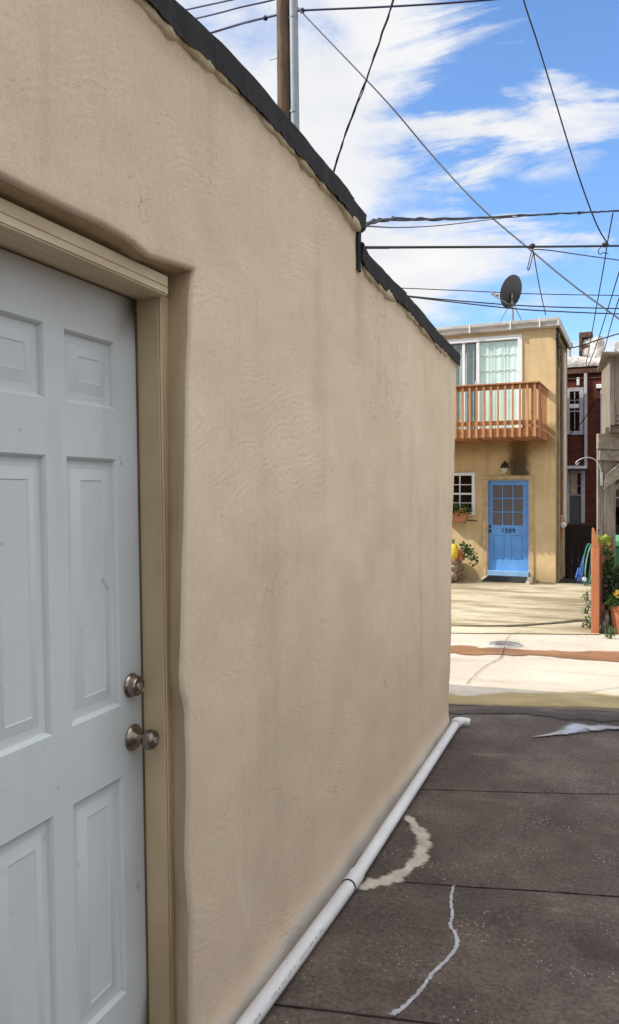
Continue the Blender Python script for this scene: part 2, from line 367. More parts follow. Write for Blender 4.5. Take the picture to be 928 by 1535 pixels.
def mat_water(name, base, rough, var=.0, spec=.5):
    m, nt, b = new_mat(name); v = coords(nt)
    L(nt, ramp(nt, noise_(nt, coords(nt, (.7, 1.6, 1)), 2.6, 6), [(.3, tuple(x*.55 for x in base)), (.7, base)]), b.inputs['Base Color'])
    b.inputs['Specular IOR Level'].default_value = spec
    if var: L(nt, math_(nt, 'MULTIPLY_ADD', noise_(nt, v, 5, 3), var, rough), b.inputs['Roughness'])
    else: b.inputs['Roughness'].default_value = rough
    bump(nt, b, noise_(nt, v, 9, 3), .05, .004); return m
M['puddle'] = mat_water('puddle_water', (.36, .37, .40), .10)
M['wetgutter'] = mat_water('wet_gutter', (.035, .026, .02), .28, .3)
M['rustwater'] = mat_water('rusty_water', (.30, .145, .07), .2, .35, .4)

# ---------------------------------------------------------------- mesh helpers
class MB:
    def __init__(s): s.bm = bmesh.new()
    def face(s, pts, mi=0):
        f = s.bm.faces.new([s.bm.verts.new(p) for p in pts]); f.material_index = mi; return f
    def box(s, a, b, mtx=None, mi=0):
        (x0, y0, z0), (x1, y1, z1) = a, b
        c = [Vector(p) for p in ((x0,y0,z0),(x1,y0,z0),(x1,y1,z0),(x0,y1,z0),(x0,y0,z1),(x1,y0,z1),(x1,y1,z1),(x0,y1,z1))]
        if mtx is not None: c = [mtx @ p for p in c]
        s.hexa(c, mi)
    def hexa(s, c, mi=0):
        v = [s.bm.verts.new(p) for p in c]
        for q in ((0,3,2,1),(4,5,6,7),(0,1,5,4),(1,2,6,5),(2,3,7,6),(3,0,4,7)):
            f = s.bm.faces.new([v[i] for i in q]); f.material_index = mi
    def bar(s, a, b, w, h, up=Vector((0, 0, 1))):           # rectangular bar from a to b
        a, b = Vector(a), Vector(b); d = (b-a).normalized(); x = d.cross(up)
        if x.length < 1e-4: x = Vector((1, 0, 0))
        x.normalize(); y = x.cross(d).normalized()
        c = []
        for p in (a, b):
            c += [p-x*w/2-y*h/2, p+x*w/2-y*h/2, p+x*w/2+y*h/2, p-x*w/2+y*h/2]
        s.hexa(c)
    def tube(s, pts, r, seg=8, cap=True):
        pts = [Vector(p) for p in pts]; rings = []; n = len(pts)
        rr = r if isinstance(r, (list, tuple)) else [r]*n
        ref = None
        for i, p in enumerate(pts):
            d = (pts[min(i+1, n-1)]-pts[max(i-1, 0)]).normalized()
            if ref is None:
                ref = Vector((0, 0, 1)) if abs(d.z) < .9 else Vector((1, 0, 0))
            x = d.cross(ref).normalized(); y = x.cross(d).normalized(); ref = y
            rings.append([s.bm.verts.new(p+(x*math.cos(2*math.pi*k/seg)+y*math.sin(2*math.pi*k/seg))*rr[i]) for k in range(seg)])
        for a, b in zip(rings, rings[1:]):
            for k in range(seg): s.bm.faces.new((a[k], a[(k+1) % seg], b[(k+1) % seg], b[k]))
        if cap: s.bm.faces.new(rings[0][::-1]); s.bm.faces.new(rings[-1])
    def lathe(s, prof, mtx=None, seg=24):                    # profile [(r, z)] about Z
        mtx = mtx or Matrix(); rings = []
        for r, z in prof:
            if r < 1e-6: rings.append([s.bm.verts.new(mtx @ Vector((0, 0, z)))]); continue
            rings.append([s.bm.verts.new(mtx @ Vector((r*math.cos(2*math.pi*k/seg), r*math.sin(2*math.pi*k/seg), z))) for k in range(seg)])
        for a, b in zip(rings, rings[1:]):
            for k in range(seg):
                j = (k+1) % seg
                if len(a) == 1 and len(b) == 1: continue
                if len(a) == 1: s.bm.faces.new((a[0], b[j], b[k]))
                elif len(b) == 1: s.bm.faces.new((a[k], a[j], b[0]))
                else: s.bm.faces.new((a[k], a[j], b[j], b[k]))
    def grid(s, rows, mi=0):                                  # rows of points
        vs = [[s.bm.verts.new(p) for p in r] for r in rows]
        for a, b in zip(vs, vs[1:]):
            for k in range(len(a)-1):
                f = s.bm.faces.new((a[k], a[k+1], b[k+1], b[k])); f.material_index = mi
        return vs
    def holes(s, u0, u1, z0, z1, hs, y=0.0, depth=.12, sub=0):        # facade in XZ at y with holes and reveals going to y+depth
        us = sorted({u0, u1, *[q for h in hs for q in (h[0], h[1])]}); zs = sorted({z0, z1, *[q for h in hs for q in (h[2], h[3])]})
        us = [q for q in us if u0 <= q <= u1]; zs = [q for q in zs if z0 <= q <= z1]
        for a, b in zip(us, us[1:]):
            for c, d in zip(zs, zs[1:]):
                m, n = (a+b)/2, (c+d)/2
                if any(h[0] < m < h[1] and h[2] < n < h[3] for h in hs): continue
                s.face([(a, y, c), (b, y, c), (b, y, d), (a, y, d)])
        for a, b, c, d in hs:
            if depth:
                e = y+depth
                s.face([(a, y, c), (a, y, d), (a, e, d), (a, e, c)]); s.face([(b, y, c), (b, e, c), (b, e, d), (b, y, d)])
                s.face([(a, y, d), (b, y, d), (b, e, d), (a, e, d)]); s.face([(a, y, c), (a, e, c), (b, e, c), (b, y, c)])
    def build(s, name, mats, parent=None, bevel=0, smooth=35, warp=None, recalc=True, weld=True):
        if weld: bmesh.ops.remove_doubles(s.bm, verts=s.bm.verts, dist=1e-5)
        if recalc: bmesh.ops.recalc_face_normals(s.bm, faces=s.bm.faces)
        if warp:
            for v in s.bm.verts: v.co = warp(v.co)
        me = bpy.data.meshes.new(name); s.bm.to_mesh(me); s.bm.free()
        for m in (mats if isinstance(mats, (list, tuple)) else [mats]): me.materials.append(m)
        if smooth:
            me.polygons.foreach_set('use_smooth', [True]*len(me.polygons)); me.set_sharp_from_angle(angle=R(smooth))
        o = bpy.data.objects.new(name, me); COL.objects.link(o)
        if parent is not None: o.parent = parent
        if bevel:
            bv = o.modifiers.new('bevel', 'BEVEL'); bv.width = bevel; bv.segments = 2; bv.limit_method = 'ANGLE'; bv.angle_limit = R(40)
        return o
def thing(name, label, cat, loc=(0, 0, 0), rz=0, group=None):
    o = bpy.data.objects.new(name, None); COL.objects.link(o); o.location = loc; o.rotation_euler = (0, 0, rz)
    o.empty_display_size = .1
    return tag(o, label, cat, group)
def tag(o, label, cat, group=None):
    o['label'] = label; o['category'] = cat
    if group: o['group'] = group
    return o
def struct(o, kind='structure'): o['kind'] = kind; return o
def catmull(pts, n=10):
    pts = [Vector(p) for p in pts]; out = []
    q = [pts[0]*2-pts[1]]+pts+[pts[-1]*2-pts[-2]]
    for i in range(1, len(q)-2):
        a, b, c, d = q[i-1:i+3]
        for k in range(n):
            t = k/n; out.append(.5*((2*b)+(c-a)*t+(2*a-5*b+4*c-d)*t*t+(3*b-a-3*c+d)*t**3))
    out.append(pts[-1]); return out
def nz(p, s): return noise.fractal(Vector(p)*s, 1.0, 2.0, 4)

# leaf clusters -----------------------------------------------------------
def leaves(mb, c, rad, n, size, shape='ball', rnd=random):
    c = Vector(c)
    for _ in range(n):
        while True:
            p = Vector((rnd.uniform(-1, 1), rnd.uniform(-1, 1), rnd.uniform(-1, 1)))
            if p.length <= 1 and (p.length > .35 or rnd.random() < .4): break
        q = c+Vector((p.x*rad[0], p.y*rad[1], p.z*rad[2]))
        d = Vector((p.x+rnd.uniform(-.8, .8), p.y+rnd.uniform(-.8, .8), p.z+rnd.uniform(-.4, .9))).normalized()
        sd = d.cross(Vector((rnd.uniform(-1, 1), rnd.uniform(-1, 1), rnd.uniform(-1, 1)))).normalized()
        l = size*rnd.uniform(.6, 1.3); w = l*rnd.uniform(.28, .45); nn = d.cross(sd)*l*.12
        mb.face([q, q+d*l*.45+sd*w+nn, q+d*l, q+d*l*.45-sd*w+nn])

# ================================================================= GROUND
J = [lambda x: -3.0+.1*(x+1), lambda x: .95+.15*(x+1), lambda x: 2.18+.19*(x+.98), lambda x: 3.0+.24*(x+.995), lambda x: 4.02+.32*(x+.985), lambda x: 5.84+.20*(x+1.0)]
def driveway():
    mb = MB(); xs = [-1.6, -1.3, -1.1]+[-1.0+.05*i for i in range(0, 24)]+[.2+.25*i for i in range(0, 25)]
    rows = []; mats = []
    for k in range(len(J)-1):
        segs = 26
        for i in range(segs+1):
            t = i/segs; row = []; e = .006
            for x in xs:
                y0, y1 = J[k](x)+(e if k else 0), J[k+1](x)-(e if k < len(J)-2 else 0)
                y = lerp(y0, y1, t)
                edge = min(y-y0, y1-y); wob = .004*nz((x, y, 1), 9) if 0 < t < 1 else .006*nz((x, k, 3), 14)
                drop = -.005 if edge < .004 and (0 < k or t > .5) else 0
                row.append((x, y+(wob if t in (0, 1) else 0), gz(x, y)+.005*nz((x, y, 0), 1.2)+drop))
            rows.append(row); mats.append(0)
        if k < len(J)-2:
            rows.append([(x, J[k+1](x)-.003, gz(x, J[k+1](x))-.014) for x in xs]); mats[-1] = 1; mats.append(1)
            rows.append([(x, J[k+1](x)+.003, gz(x, J[k+1](x))-.014) for x in xs]); mats.append(1)
    vs = [[mb.bm.verts.new(p) for p in r] for r in rows]
    for a, b, m in zip(vs, vs[1:], mats):
        for q in range(len(a)-1):
            f = mb.bm.faces.new((a[q], a[q+1], b[q+1], b[q])); f.material_index = m
    struct(mb.build('driveway', [M['slab'], M['joint']], smooth=60))
driveway()
def sheet(name, x0, x1, nx, ylo, yhi, ny, mat, dz=0, rough=.004):
    mb = MB(); rows = []
    for j in range(ny+1):
        r = []
        for i in range(nx+1):
            x = lerp(x0, x1, i/nx); y = lerp(ylo(x), yhi(x), j/ny)
            r.append((x, y, gz(x, y)+dz+rough*nz((x, y, 5), 1.0)))
        rows.append(r)
    mb.grid(rows); return struct(mb.build(name, mat, smooth=60))
alley_far = lambda x: 10.50+.33*(x+1)
sheet('alley_road', -30, 20, 250, J[5], alley_far, 40, M['alley'], -.004)
pad_edge = lambda x: 10.40+.33*(x+1)
sheet('parking_pad', -9, -.25, 90, pad_edge, lambda x: 17.35-.04*(x+1), 60, M['pad'], .006, .006)
mb = MB(); mb.grid([[(-150+300*i/30, -100+260*j/30, -.47) for i in range(31)] for j in range(31)])
struct(mb.build('ground', M['soil'], smooth=0))
sheet('passage_ground', -6, -.1, 20, lambda x: 17.36-.04*(x+1), lambda x: 30, 20, M['shaded_soil'], -.01, .02)
sheet('garden_soil', -.26, 12, 40, pad_edge, lambda x: 40, 40, M['soil'], -.02, .03)

def strip(name, pts, widths, mat, dz=.004, jag=.25, fr=1.0, seed=0, lift=0, base=0, level=None):
    """irregular flush band along ground points"""
    c = catmull(pts, 24); ws = []
    n = len(c); mb = MB(); Ls = []; Rs = []
    for i, p in enumerate(c):
        d = (c[min(i+1, n-1)]-c[max(0, i-1)]); d.z = 0; d.normalize(); s = Vector((-d.y, d.x, 0))
        t = i/(n-1)*(len(widths)-1); k = min(int(t), len(widths)-2); w = lerp(widths[k], widths[k+1], t-k)
        a = w*(.5+jag*noise.noise(Vector((i*.11*fr, seed, 1.3)))+jag*.35*noise.noise(Vector((i*.37*fr, seed, 4.3))))
        b = w*(.5+jag*noise.noise(Vector((i*.10*fr, seed, 7.7)))+jag*.35*noise.noise(Vector((i*.33*fr, seed, 9.9))))
        l, r = p+s*max(a, .001), p-s*max(b, .001)
        Ls.append(l); Rs.append(r)
    rows = []
    for l, r in zip(Ls, Rs):
        row = []
        for k in range(5):
            q = l.lerp(r, k/4); up = dz+lift*(1-abs(k-2)/2)
            row.append((q.x, q.y, level if level is not None else gz(q.x, q.y)+(.004*nz((q.x, q.y, 5), 1.0) if base else .005*nz((q.x, q.y, 0), 1.2))+up))
        rows.append(row)
    lay = mb.bm.verts.layers.float.new('edge')
    vs = mb.grid(rows)
    for i, r in enumerate(vs):
        endf = min(1.0, min(i, len(vs)-1-i)/10.0)
        for k, v in enumerate(r): v[lay] = (1-abs(k-2)/2)*endf
    return struct(mb.build(name, mat, smooth=60, weld=False))
def soft(m, scale, lo=.10, hi=.45, amp=.8):
    nt = m.node_tree; b = nt.nodes['Principled BSDF']
    a = N(nt, 'ShaderNodeAttribute', attribute_name='edge')
    e = math_(nt, 'ADD', a.outputs['Fac'], math_(nt, 'MULTIPLY', math_(nt, 'SUBTRACT', noise_(nt, coords(nt), scale, 6, .7), .5), amp))
    L(nt, sstep(nt, e, lo, hi), b.inputs['Alpha']); return m
soft(M['patch'], 34, .02, .60, .9); soft(M['sealer'], 60, .0, .45, .9); soft(M['puddle'], 7, .10, .75, 1.3); soft(M['wetgutter'], 6, .1, .7, 1.0); soft(M['rustwater'], 4, .08, .34, .7)
M['gutter_dirt'] = soft(simple('gutter_dirt', (.10, .075, .045), (.04, .03, .02), .95, 6), 6, .1, .6, 1.0)
strip('cement_patch', [G(*q) for q in ((606,1221),(622,1238),(633,1258),(628,1284),(612,1302),(585,1319),(555,1328),(526,1333))], [.05,.07,.10,.09,.075,.09,.09,.05], M['patch'], .003, .30, .9)
strip('crack_filler', [G(*q) for q in ((681,1326),(676,1348),(678,1372),(675,1388),(684,1404),(684,1421),(668,1442),(648,1461),(628,1488),(604,1512),(584,1523))], [.013,.015,.013,.016,.018,.015,.017,.016,.021,.026], M['sealer'], .003, .35, 2.5, seed=3)
strip('pale_smear', [G(*q) for q in ((676,1068),(690,1069),(713,1071))], [.09,.06,.04], M['patch'], .004, .5, seed=5)
strip('puddle', [G(*q) for q in ((792,1107),(825,1103),(850,1098),(872,1091),(900,1093),(940,1093),(990,1093),(1040,1094))], [.02,.05,.13,.26,.13,.15,.22,.1], M['puddle'], .005, .3, .5, seed=8, level=.0105)
strip('wet_gutter', [G(*q) for q in ((660,1067),(720,1068),(790,1069),(850,1074),(928,1079),(1000,1082))], [.20,.26,.28,.30,.22,.20], M['wetgutter'], .006, .35, .6, seed=9)
strip('rusty_stream', [G(*q) for q in ((560,972),(676,974),(710,976),(760,977),(800,978),(850,981),(928,985),(1050,990))], [.65,.72,.72,.62,.48,.55,.70,.7], M['rustwater'], .004, .22, .35, seed=12, base=1)
strip('alley_crack', [G(*q) for q in ((700,1026),(716,1009),(735,995),(752,985),(757,968),(762,955),(780,948))], [.005,.006,.010,.006,.006,.004], M['joint'], .009, .6, 2, seed=13, base=1)
strip('pad_gutter', [G(*q) for q in ((600,938),(680,938.5),(740,939.5),(790,938),(840,934),(892,929))], [.06,.09,.12,.15,.2,.25], M['gutter_dirt'], .016, .4, .5, seed=15, base=1)
strip('pad_joint', [G(*q) for q in ((660,905),(740,905.5),(830,905),(885,904))], [.012,.015,.018,.012], M['joint'], .016, .7, 1, seed=16, base=1)

# manhole
mh = G(758, 966.5); t = thing('manhole_cover', 'small round iron manhole cover at the edge of the rusty stream in the alley', 'manhole cover', mh)
mb = MB(); mb.lathe([(.19, -.01), (.19, .012), (.165, .016), (.165, .006)], seg=32); mb.build('rim', M['metal_lt'], t)
mb = MB(); mb.lathe([(0, .014), (.12, .014), (.163, .012)], seg=32)
for k in range(-3, 4): mb.box((-.11, k*.034-.006, .014), (.11, k*.034+.006, .019))
mb.build('lid', simple('wet_iron', (.34, .32, .30), (.16, .14, .12), .4, 15, metal=.2), t)

# ================================================================= GARAGE
gar = thing('garage', 'beige stucco garage with black tarred roof edge and a white side door', 'garage', (0, 0, 0))
LEAN = lambda z: .031*(2.06-z)
OPEN_R = sorted([(W(a, b)[1], W(a, b)[0]) for a, b in ((293,405),(290,450),(287,560),(284,650),(280,800),(277,950),(275,1030),(282,1062),(283,1200),(282,1290),(287,1380),(289,1535))])
LINTEL = [(.9, 2.13)]+[W(a, b) for a, b in ((0,262),(60,292),(100,311),(160,338),(200,362),(225,384),(260,394),(293,405))]
ENDX = sorted([(W(a, b)[1], W(a, b)[0]) for a, b in ((684,535),(681,680),(678.5,800),(676,900),(673.5,1000),(672,1080))])
COP1 = [(-3, 2.77)]+[W(a, b, 1.02) for a, b in ((265,0),(330,60),(385,121),(440,185),(490,246),(520,282),(547,319))]
COP2 = [W(a, b, 1.02) for a, b in ((540,352),(553,380),(575,405),(600,430),(625,457),(650,489),(668,508),(685,527))]
YS = W(546, 330, 1.02)[0]
def ztop(y): return (interp(COP1, y) if y <= YS else interp(COP2, y))-.04
YL = .98; ZL = interp(LINTEL, W(293, 405)[0]); RR = .013
def yo(z): return interp(OPEN_R, min(z, ZL))
def zl(y): return interp(LINTEL, y)
def yend(z): return interp(ENDX, z)
def garage_wall():
    mb = MB(); bm = mb.bm
    near = [0, .002, .005, .009, .013, .03]
    tr = [ (('s', s)) for s in near]
    Ytop0, Ytop1 = yo(9), yend(9)
    tl = sorted([i/130 for i in range(2, 131)]+[(YS-.004-Ytop0)/(Ytop1-Ytop0), (YS+.004-Ytop0)/(Ytop1-Ytop0)])
    cols = [('L', i/8) for i in range(9)]+[('D', i/24) for i in range(1, 24)]+[('R', s) for s in near]+[('T', t) for t in tl if t > .02]
    rows = [('B', i/70) for i in range(70)]+[('U', s) for s in near]+[('V', i/34) for i in range(3, 35)]
    V = {}
    for j, (rk, rv) in enumerate(rows):
        for i, (ck, cv) in enumerate(cols):
            if ck == 'D' and rk == 'B': continue
            zz = ZL*rv if rk == 'B' else 9
            # column position
            if ck == 'L': y = lerp(-2.5, YL, cv)
            elif ck == 'D': y = lerp(YL, yo(9), cv)
            elif ck == 'R': y = yo(zz)+cv
            else:
                y0 = yo(zz); y = y0+(yend(zz if rk == 'B' else 2.4)-y0)*cv
            if rk == 'B': z = zl(y if y < yo(9) else yo(9))*rv
            elif rk == 'U': z = zl(min(y, yo(9)))+rv
            else:
                a = zl(min(y, yo(9))); z = lerp(a, ztop(y), rv)
            if ck == 'T' and rk != 'B':
                y0 = yo(9); y = y0+(yend(z)-y0)*cv
                if abs(cv*(Ytop1-Ytop0)+Ytop0-YS) < .01: y = cv*(Ytop1-Ytop0)+Ytop0
                if rk == 'V': z = lerp(zl(yo(9)), ztop(y), rv)
            dy = cv if ck == 'R' else (9 if ck == 'T' else (0 if ck == 'D' else 9)); dz = rv if rk == 'U' else (0 if rk == 'B' else 9)
            if ck == 'D': dist = dz
            elif ck == 'L': dist = 9 if rk == 'B' else math.hypot(max(YL-y, 0), dz) if rk == 'U' else 9
            else: dist = dy if rk == 'B' else (math.hypot(dy, dz))
            xo = 0
            if dist < RR: xo = -(RR-math.sqrt(max(0, RR*RR-(RR-dist)**2)))
            d = .011*nz((0, y, z), 1.3)+.002*nz((3, y, z), 6)+.0006*nz((9, y, z), 20)
            top = max(0, 1-(ztop(y)-z)/.09)
            xx = WX+xo+d+(.016*top*(.6+.8*noise.noise(Vector((y*6, 2, 0)))) if rk == 'V' else 0)
            if z < .10: xx += (.10-z)*.22*(1+.6*noise.noise(Vector((y*5, 0, 0))))
            V[i, j] = bm.verts.new((xx, y, z))
    nc, nr = len(cols), len(rows)
    for j in range(nr-1):
        for i in range(nc-1):
            k = [(i, j), (i+1, j), (i+1, j+1), (i, j+1)]
            if all(q in V for q in k): bm.faces.new([V[q] for q in k])
    # reveals of the opening
    iR = 9+23; jU = 70; REV = -1.155
    def ext(seq, mode):
        prev = None
        for v in seq:
            ring = [v]
            for f in (.25, .6, 1):
                n = .0025*nz((v.co.y*2, v.co.z*2, f), 8)
                yb = YD+LEAN(v.co.z)+.046 if mode == 'r' else v.co.y
                ring.append(bm.verts.new((lerp(v.co.x, REV, f), lerp(v.co.y, yb, f)+(n if abs(v.co.z-ZL) > .1 else 0), (lerp(v.co.z, 2.118, f*.8) if mode == 't' else v.co.z)+n*(1-f))))
            if prev:
                for k in range(3): bm.faces.new((prev[k], prev[k+1], ring[k+1], ring[k])).material_index = 1
            prev = ring
    ext([V[iR, j] for j in range(jU+1)], 'r'); ext([V[i, jU] for i in range(8, iR+1)], 't'); ext([V[8, j] for j in range(jU+1)], 'l')
    # far corner turning into the end wall
    prev = [V[nc-1, j] for j in range(nr)]
    for k, (dx, dyy) in enumerate(((-.006, .012), (-.02, .022), (-.045, .028), (-.4, .028), (-1.5, .028), (-4.1, .028))):
        cur = [bm.verts.new((v.co.x+dx, v.co.y+dyy+.004*nz((dx, 0, v.co.z), 2), v.co.z)) for v in [V[nc-1, j] for j in range(nr)]]
        for a in range(nr-1): bm.faces.new((prev[a], cur[a], cur[a+1], prev[a+1]))
        prev = cur
    # back and near walls
    mb.face([(-5.1, -2.5, -.2), (-5.1, 5.3, -.2), (-5.1, 5.3, 2.45), (-5.1, -2.5, 2.7)])
    mb.face([(-5.1, -2.5, -.2), (WX, -2.5, -.2), (WX, -2.5, 2.7), (-5.1, -2.5, 2.7)])
    mb.build('wall', [M['stucco'], M['reveal']], gar, smooth=50, recalc=True)
    mb = MB(); mb.face([(-5.1, -2.5, 2.70), (WX-.06, -2.5, 2.70), (WX-.06, YS, 2.68), (-5.1, YS, 2.68)])
    mb.face([(-5.1, YS, 2.68), (WX-.06, YS, 2.68), (WX-.06, YS+.002, 2.50), (-5.1, YS+.002, 2.45)])
    mb.face([(-5.1, YS+.002, 2.45), (WX-.06, YS+.002, 2.50), (WX-.06, 5.3, 2.40), (-5.1, 5.3, 2.40)])
    mb.build('roof', M['roof'], gar, smooth=0)
YD = W(202, 450, 1.20)[0]
garage_wall()
def coping(pts, y0, y1, end_cap, seed, drop=.078):
    mb = MB(); rows = []; n = int((y1-y0)/.012)+2
    for i in range(n+1):
        y = lerp(y0, y1, i/n); z = interp(pts, y)
        lo = drop+.012*noise.noise(Vector((y*6, seed, 0)))+.009*noise.noise(Vector((y*19, seed, 0)))+.005*noise.noise(Vector((y*55, seed, 0)))
        j1 = .005*noise.noise(Vector((y*5, seed, 5))); j2 = .004*noise.noise(Vector((y*12, seed, 8)))
        lap = .005*(((y-y0)/.71) % 1.0)
        out = .026+j1+lap
        prof = [(-.004, -lo+.006), (out-.010, -lo+.002), (out-.006, -lo), (out-.003+j2, -lo*.5), (out+j2*.5, -.004), (out-.004, j2*.4), (-.03, j2*.6), (-.12, -.01+j1), (-.24, -.03), (-.26, -.12)]
        rows.append([(WX+a, y, z+b) for a, b in prof])
    vs = mb.grid(rows)
    mb.bm.faces.new(vs[0]); mb.bm.faces.new(vs[-1][::-1])
    return mb.build('roof_edge', M['tar'], gar, smooth=28)
coping(COP1, -2.6, W(548, 320, 1.02)[0]+.005, True, 1)
coping(COP2, YS-.01, yend(2.5)+.03, True, 4, .076)
def lip(pts, y0, y1, seed):
    mb = MB(); rows = []; n = int((y1-y0)/.012)
    for i in range(n+1):
        y = lerp(y0, y1, i/n); z = interp(pts, y)-.072
        a = .5+.9*noise.noise(Vector((y*4, seed, 0)))+.5*noise.noise(Vector((y*17, seed, 3))); a = max(.05, a)
        lo = .006+.026*a; o = .010+.014*a
        rows.append([(WX-.02, y, z+.01), (WX+o*.9, y, z+.008), (WX+o, y, z-lo*.5), (WX+o*.6, y, z-lo*.9), (WX-.015, y, z-lo-.004)])
    mb.grid(rows); return mb.build('mortar_lip', M['lip'], gar, smooth=50)
lip(COP1, -2.4, YS-.03, 2); lip(COP2, YS+.03, yend(2.5)-.01, 9)
# tarred flap hanging at the step in the roof line
mb = MB(); rows = []
za, zb = interp(COP1, YS)-.085, interp(COP2, YS)-.12
for i in range(9):
    z = lerp(za, zb, i/8); w = .006*noise.noise(Vector((z*14, 1, 1)))
    rows.append([(WX+.002, YS-.04+w, z), (WX+.012, YS-.037+w, z), (WX+.016, YS-.02, z), (WX+.010, YS+.004-w, z), (WX-.10, YS+.012, z)])
mb.grid(rows); mb.build('roof_flap', M['tar'], gar, smooth=45)

# door frame: header, jamb
DX = -1.20
def wl(v): return Vector((v.x, v.y+LEAN(v.z), v.z))
YD = W(202, 450, 1.20)[0]      # latch edge of the door at its top
fr = MB(); fr.box((DX-.04, YD+.004, 0), (-1.130, YD+.034, 2.07)); fr.box((-1.1295, YD+.0045, 0), (-1.124, YD+.044, 2.068))
fr.box((DX-.04, YD-.75, 0), (-1.13, YD-.73, 2.07))
jm = fr.build('door_jamb', M['frame_tan'], gar, .003, warp=wl)
ws = MB(); ws.box((DX-.02, YD-.001, 0), (DX+.004, YD+.0036, 2.058)); ws.build('weatherstrip', M['weather'], jm, .001, warp=wl)
hd = MB(); hd.box((DX-.03, YD-.76, 2.06), (-1.103, YD+.005, 2.112)); hd.box((-1.1025, YD-.76, 2.064), (-1.099, YD+.003, 2.081)); hd.box((-1.1025, YD-.76, 2.0835), (-1.1005, YD+.004, 2.110))
hd.build('door_header', M['frame_cream'], gar, .003)
# six panel door
dm = MB(); SX = DX
yr1, yl1 = W(170, 500, 1.20)[0], W(94, 500, 1.20)[0]; yr2 = W(63, 500, 1.20)[0]; yl2 = yr2-(yr1-yl1)
zz = lambda r: EYE+r*1.2/math.cos(TH)
lv = [(zz(.161), zz(.293)), (zz(-.430), zz(.063)), (.24, zz(-.573))]
hs = [(a, b, c, d) for a, b in ((yl1, yr1), (yl2, yr2)) for c, d in lv]
dm.holes(YD-.72, YD, .02, 2.055, hs, 0, 0)
for a, b, c, d in hs:
    rings = []
    for ins, dep in ((0, 0), (.004, .003), (.009, .011), (.014, .0125), (.022, .0115), (.027, .0125), (.055, .0045), (.058, .006)):
        rings.append([(a+ins, dep, c+ins), (b-ins, dep, c+ins), (b-ins, dep, d-ins), (a+ins, dep, d-ins)])
    for p, q in zip(rings, rings[1:]):
        for k in range(4): dm.face([p[k], p[(k+1) % 4], q[(k+1) % 4], q[k]])
    dm.face(rings[-1])
dm.box((YD-.719, .016, .021), (YD-.0005, .044, 2.054))
for q in ((YD, YD), (YD-.72, YD-.72)): dm.face([(q[0], 0, .02), (q[0], .02, .02), (q[0], .02, 2.055), (q[0], 0, 2.055)])
def dwarp(v):   # local (y along wall, depth, z) -> world
    return Vector((SX-v.y, v.x+LEAN(v.z), v.z))
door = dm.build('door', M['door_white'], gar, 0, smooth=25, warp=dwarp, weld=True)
mb = MB(); mb.box((-1.25, YD-.76, -.02), (-1.09, YD+.09, .018)); mb.build('door_sill', M['patch'], gar, .004)
mb = MB(); mb.box((-1.34, YD-.76, 0), (-1.25, YD+.05, 2.2)); mb.build('backing', M['weather'], door)
AX = Matrix(((0, 0, 1, 0), (1, 0, 0, 0), (0, 1, 0, 0), (0, 0, 0, 1)))      # lathe axis -> +X
def at_door(px, py):
    y, z = W(px, py, 1.20); return Matrix.Translation((DX, y, z)) @ AX
mb = MB(); T = at_door(196, 1027)
mb.lathe([(0, 0), (.031, 0), (.0315, .004), (.029, .009), (.0275, .010), (.0255, .024), (.0235, .027), (.021, .028), (.0205, .0265), (.0, .0265)], T, 36)
db = mb.build('deadbolt', M['nickel'], door, smooth=30)
mb = MB(); mb.lathe([(0, .0290), (.0085, .0290), (.0085, .026)], T, 20); cy = mb.build('cylinder', M['metal_lt'], None); cy.parent = db; 
mb = MB(); mb.box((-.0012, -.005, .029), (.0012, .005, .0296), T); 
for o_ in (cy,): pass
kw = mb.build('deadbolt_keyway', M['keyway'], None); kw.parent = db
mb = MB(); T = at_door(199, 1105)
mb.lathe([(0, 0), (.034, 0), (.0345, .004), (.032, .008), (.026, .012), (.0165, .017), (.0135, .020), (.0125, .032), (.014, .034), (.0185, .037), (.0235, .043), (.0262, .051), (.0262, .058), (.0235, .066), (.018, .0705), (.0125, .072), (.011, .0712), (0, .0712)], T, 36)
kb = mb.build('doorknob', M['nickel'], door, smooth=30)
mb = MB(); mb.lathe([(0, .0728), (.0075, .0728), (.008, .071)], T, 20); o_ = mb.build('cylinder', M['metal_lt'], None); o_.parent = kb
mb = MB(); mb.box((-.001, -.0045, .0728), (.001, .0045, .0734), T); o_ = mb.build('doorknob_keyway', M['keyway'], None); o_.parent = kb

# PVC pipe -----------------------------------------------------------------
pp = thing('drain_pipe', 'long white plastic drain pipe lying along the foot of the garage wall', 'pipe', (-.985, 5.17, 0))
def pw(y): return interp([(0, -.99), (2.0, -.988), (2.87, -.968), (4, -.978), (5.2, -.997)], y)
def pz(y): return gz(-1, y)+.036+.004*math.sin(y*2)
def plocal(p): return Vector(p)-Vector((-.985, 5.17, 0))
pts = [plocal((pw(y), y, pz(y))) for y in [.3+.1*i for i in range(26)]]+[plocal((pw(2.86), 2.86, pz(2.86)))]
mb = MB(); mb.tube(pts, .0268, 20); mb.build('pipe', M['pvc'], pp)
pts = [plocal((pw(y), y, pz(y))) for y in [2.862+.1*i for i in range(23)]+[5.12]]
mb = MB(); mb.tube([pts[0], pts[1]], .0308, 20); mb.build('coupling', M['pvc'], pp)
mb = MB(); mb.tube(pts, .0268, 20); mb.build('pipe', M['pvc'], pp)
mb = MB(); mb.tube([plocal((pw(2.85), 2.857, pz(2.85))), plocal((pw(2.86), 2.8615, pz(2.86)))], .0300, 20); mb.build('seal_ring', M['black'], pp)
e0 = Vector((pw(5.1), 5.09, pz(5.1))); e = [e0+Vector(q) for q in ((0, 0, 0), (0, .05, 0), (.01, .085, -.004), (.035, .105, -.008), (.075, .11, -.014))]
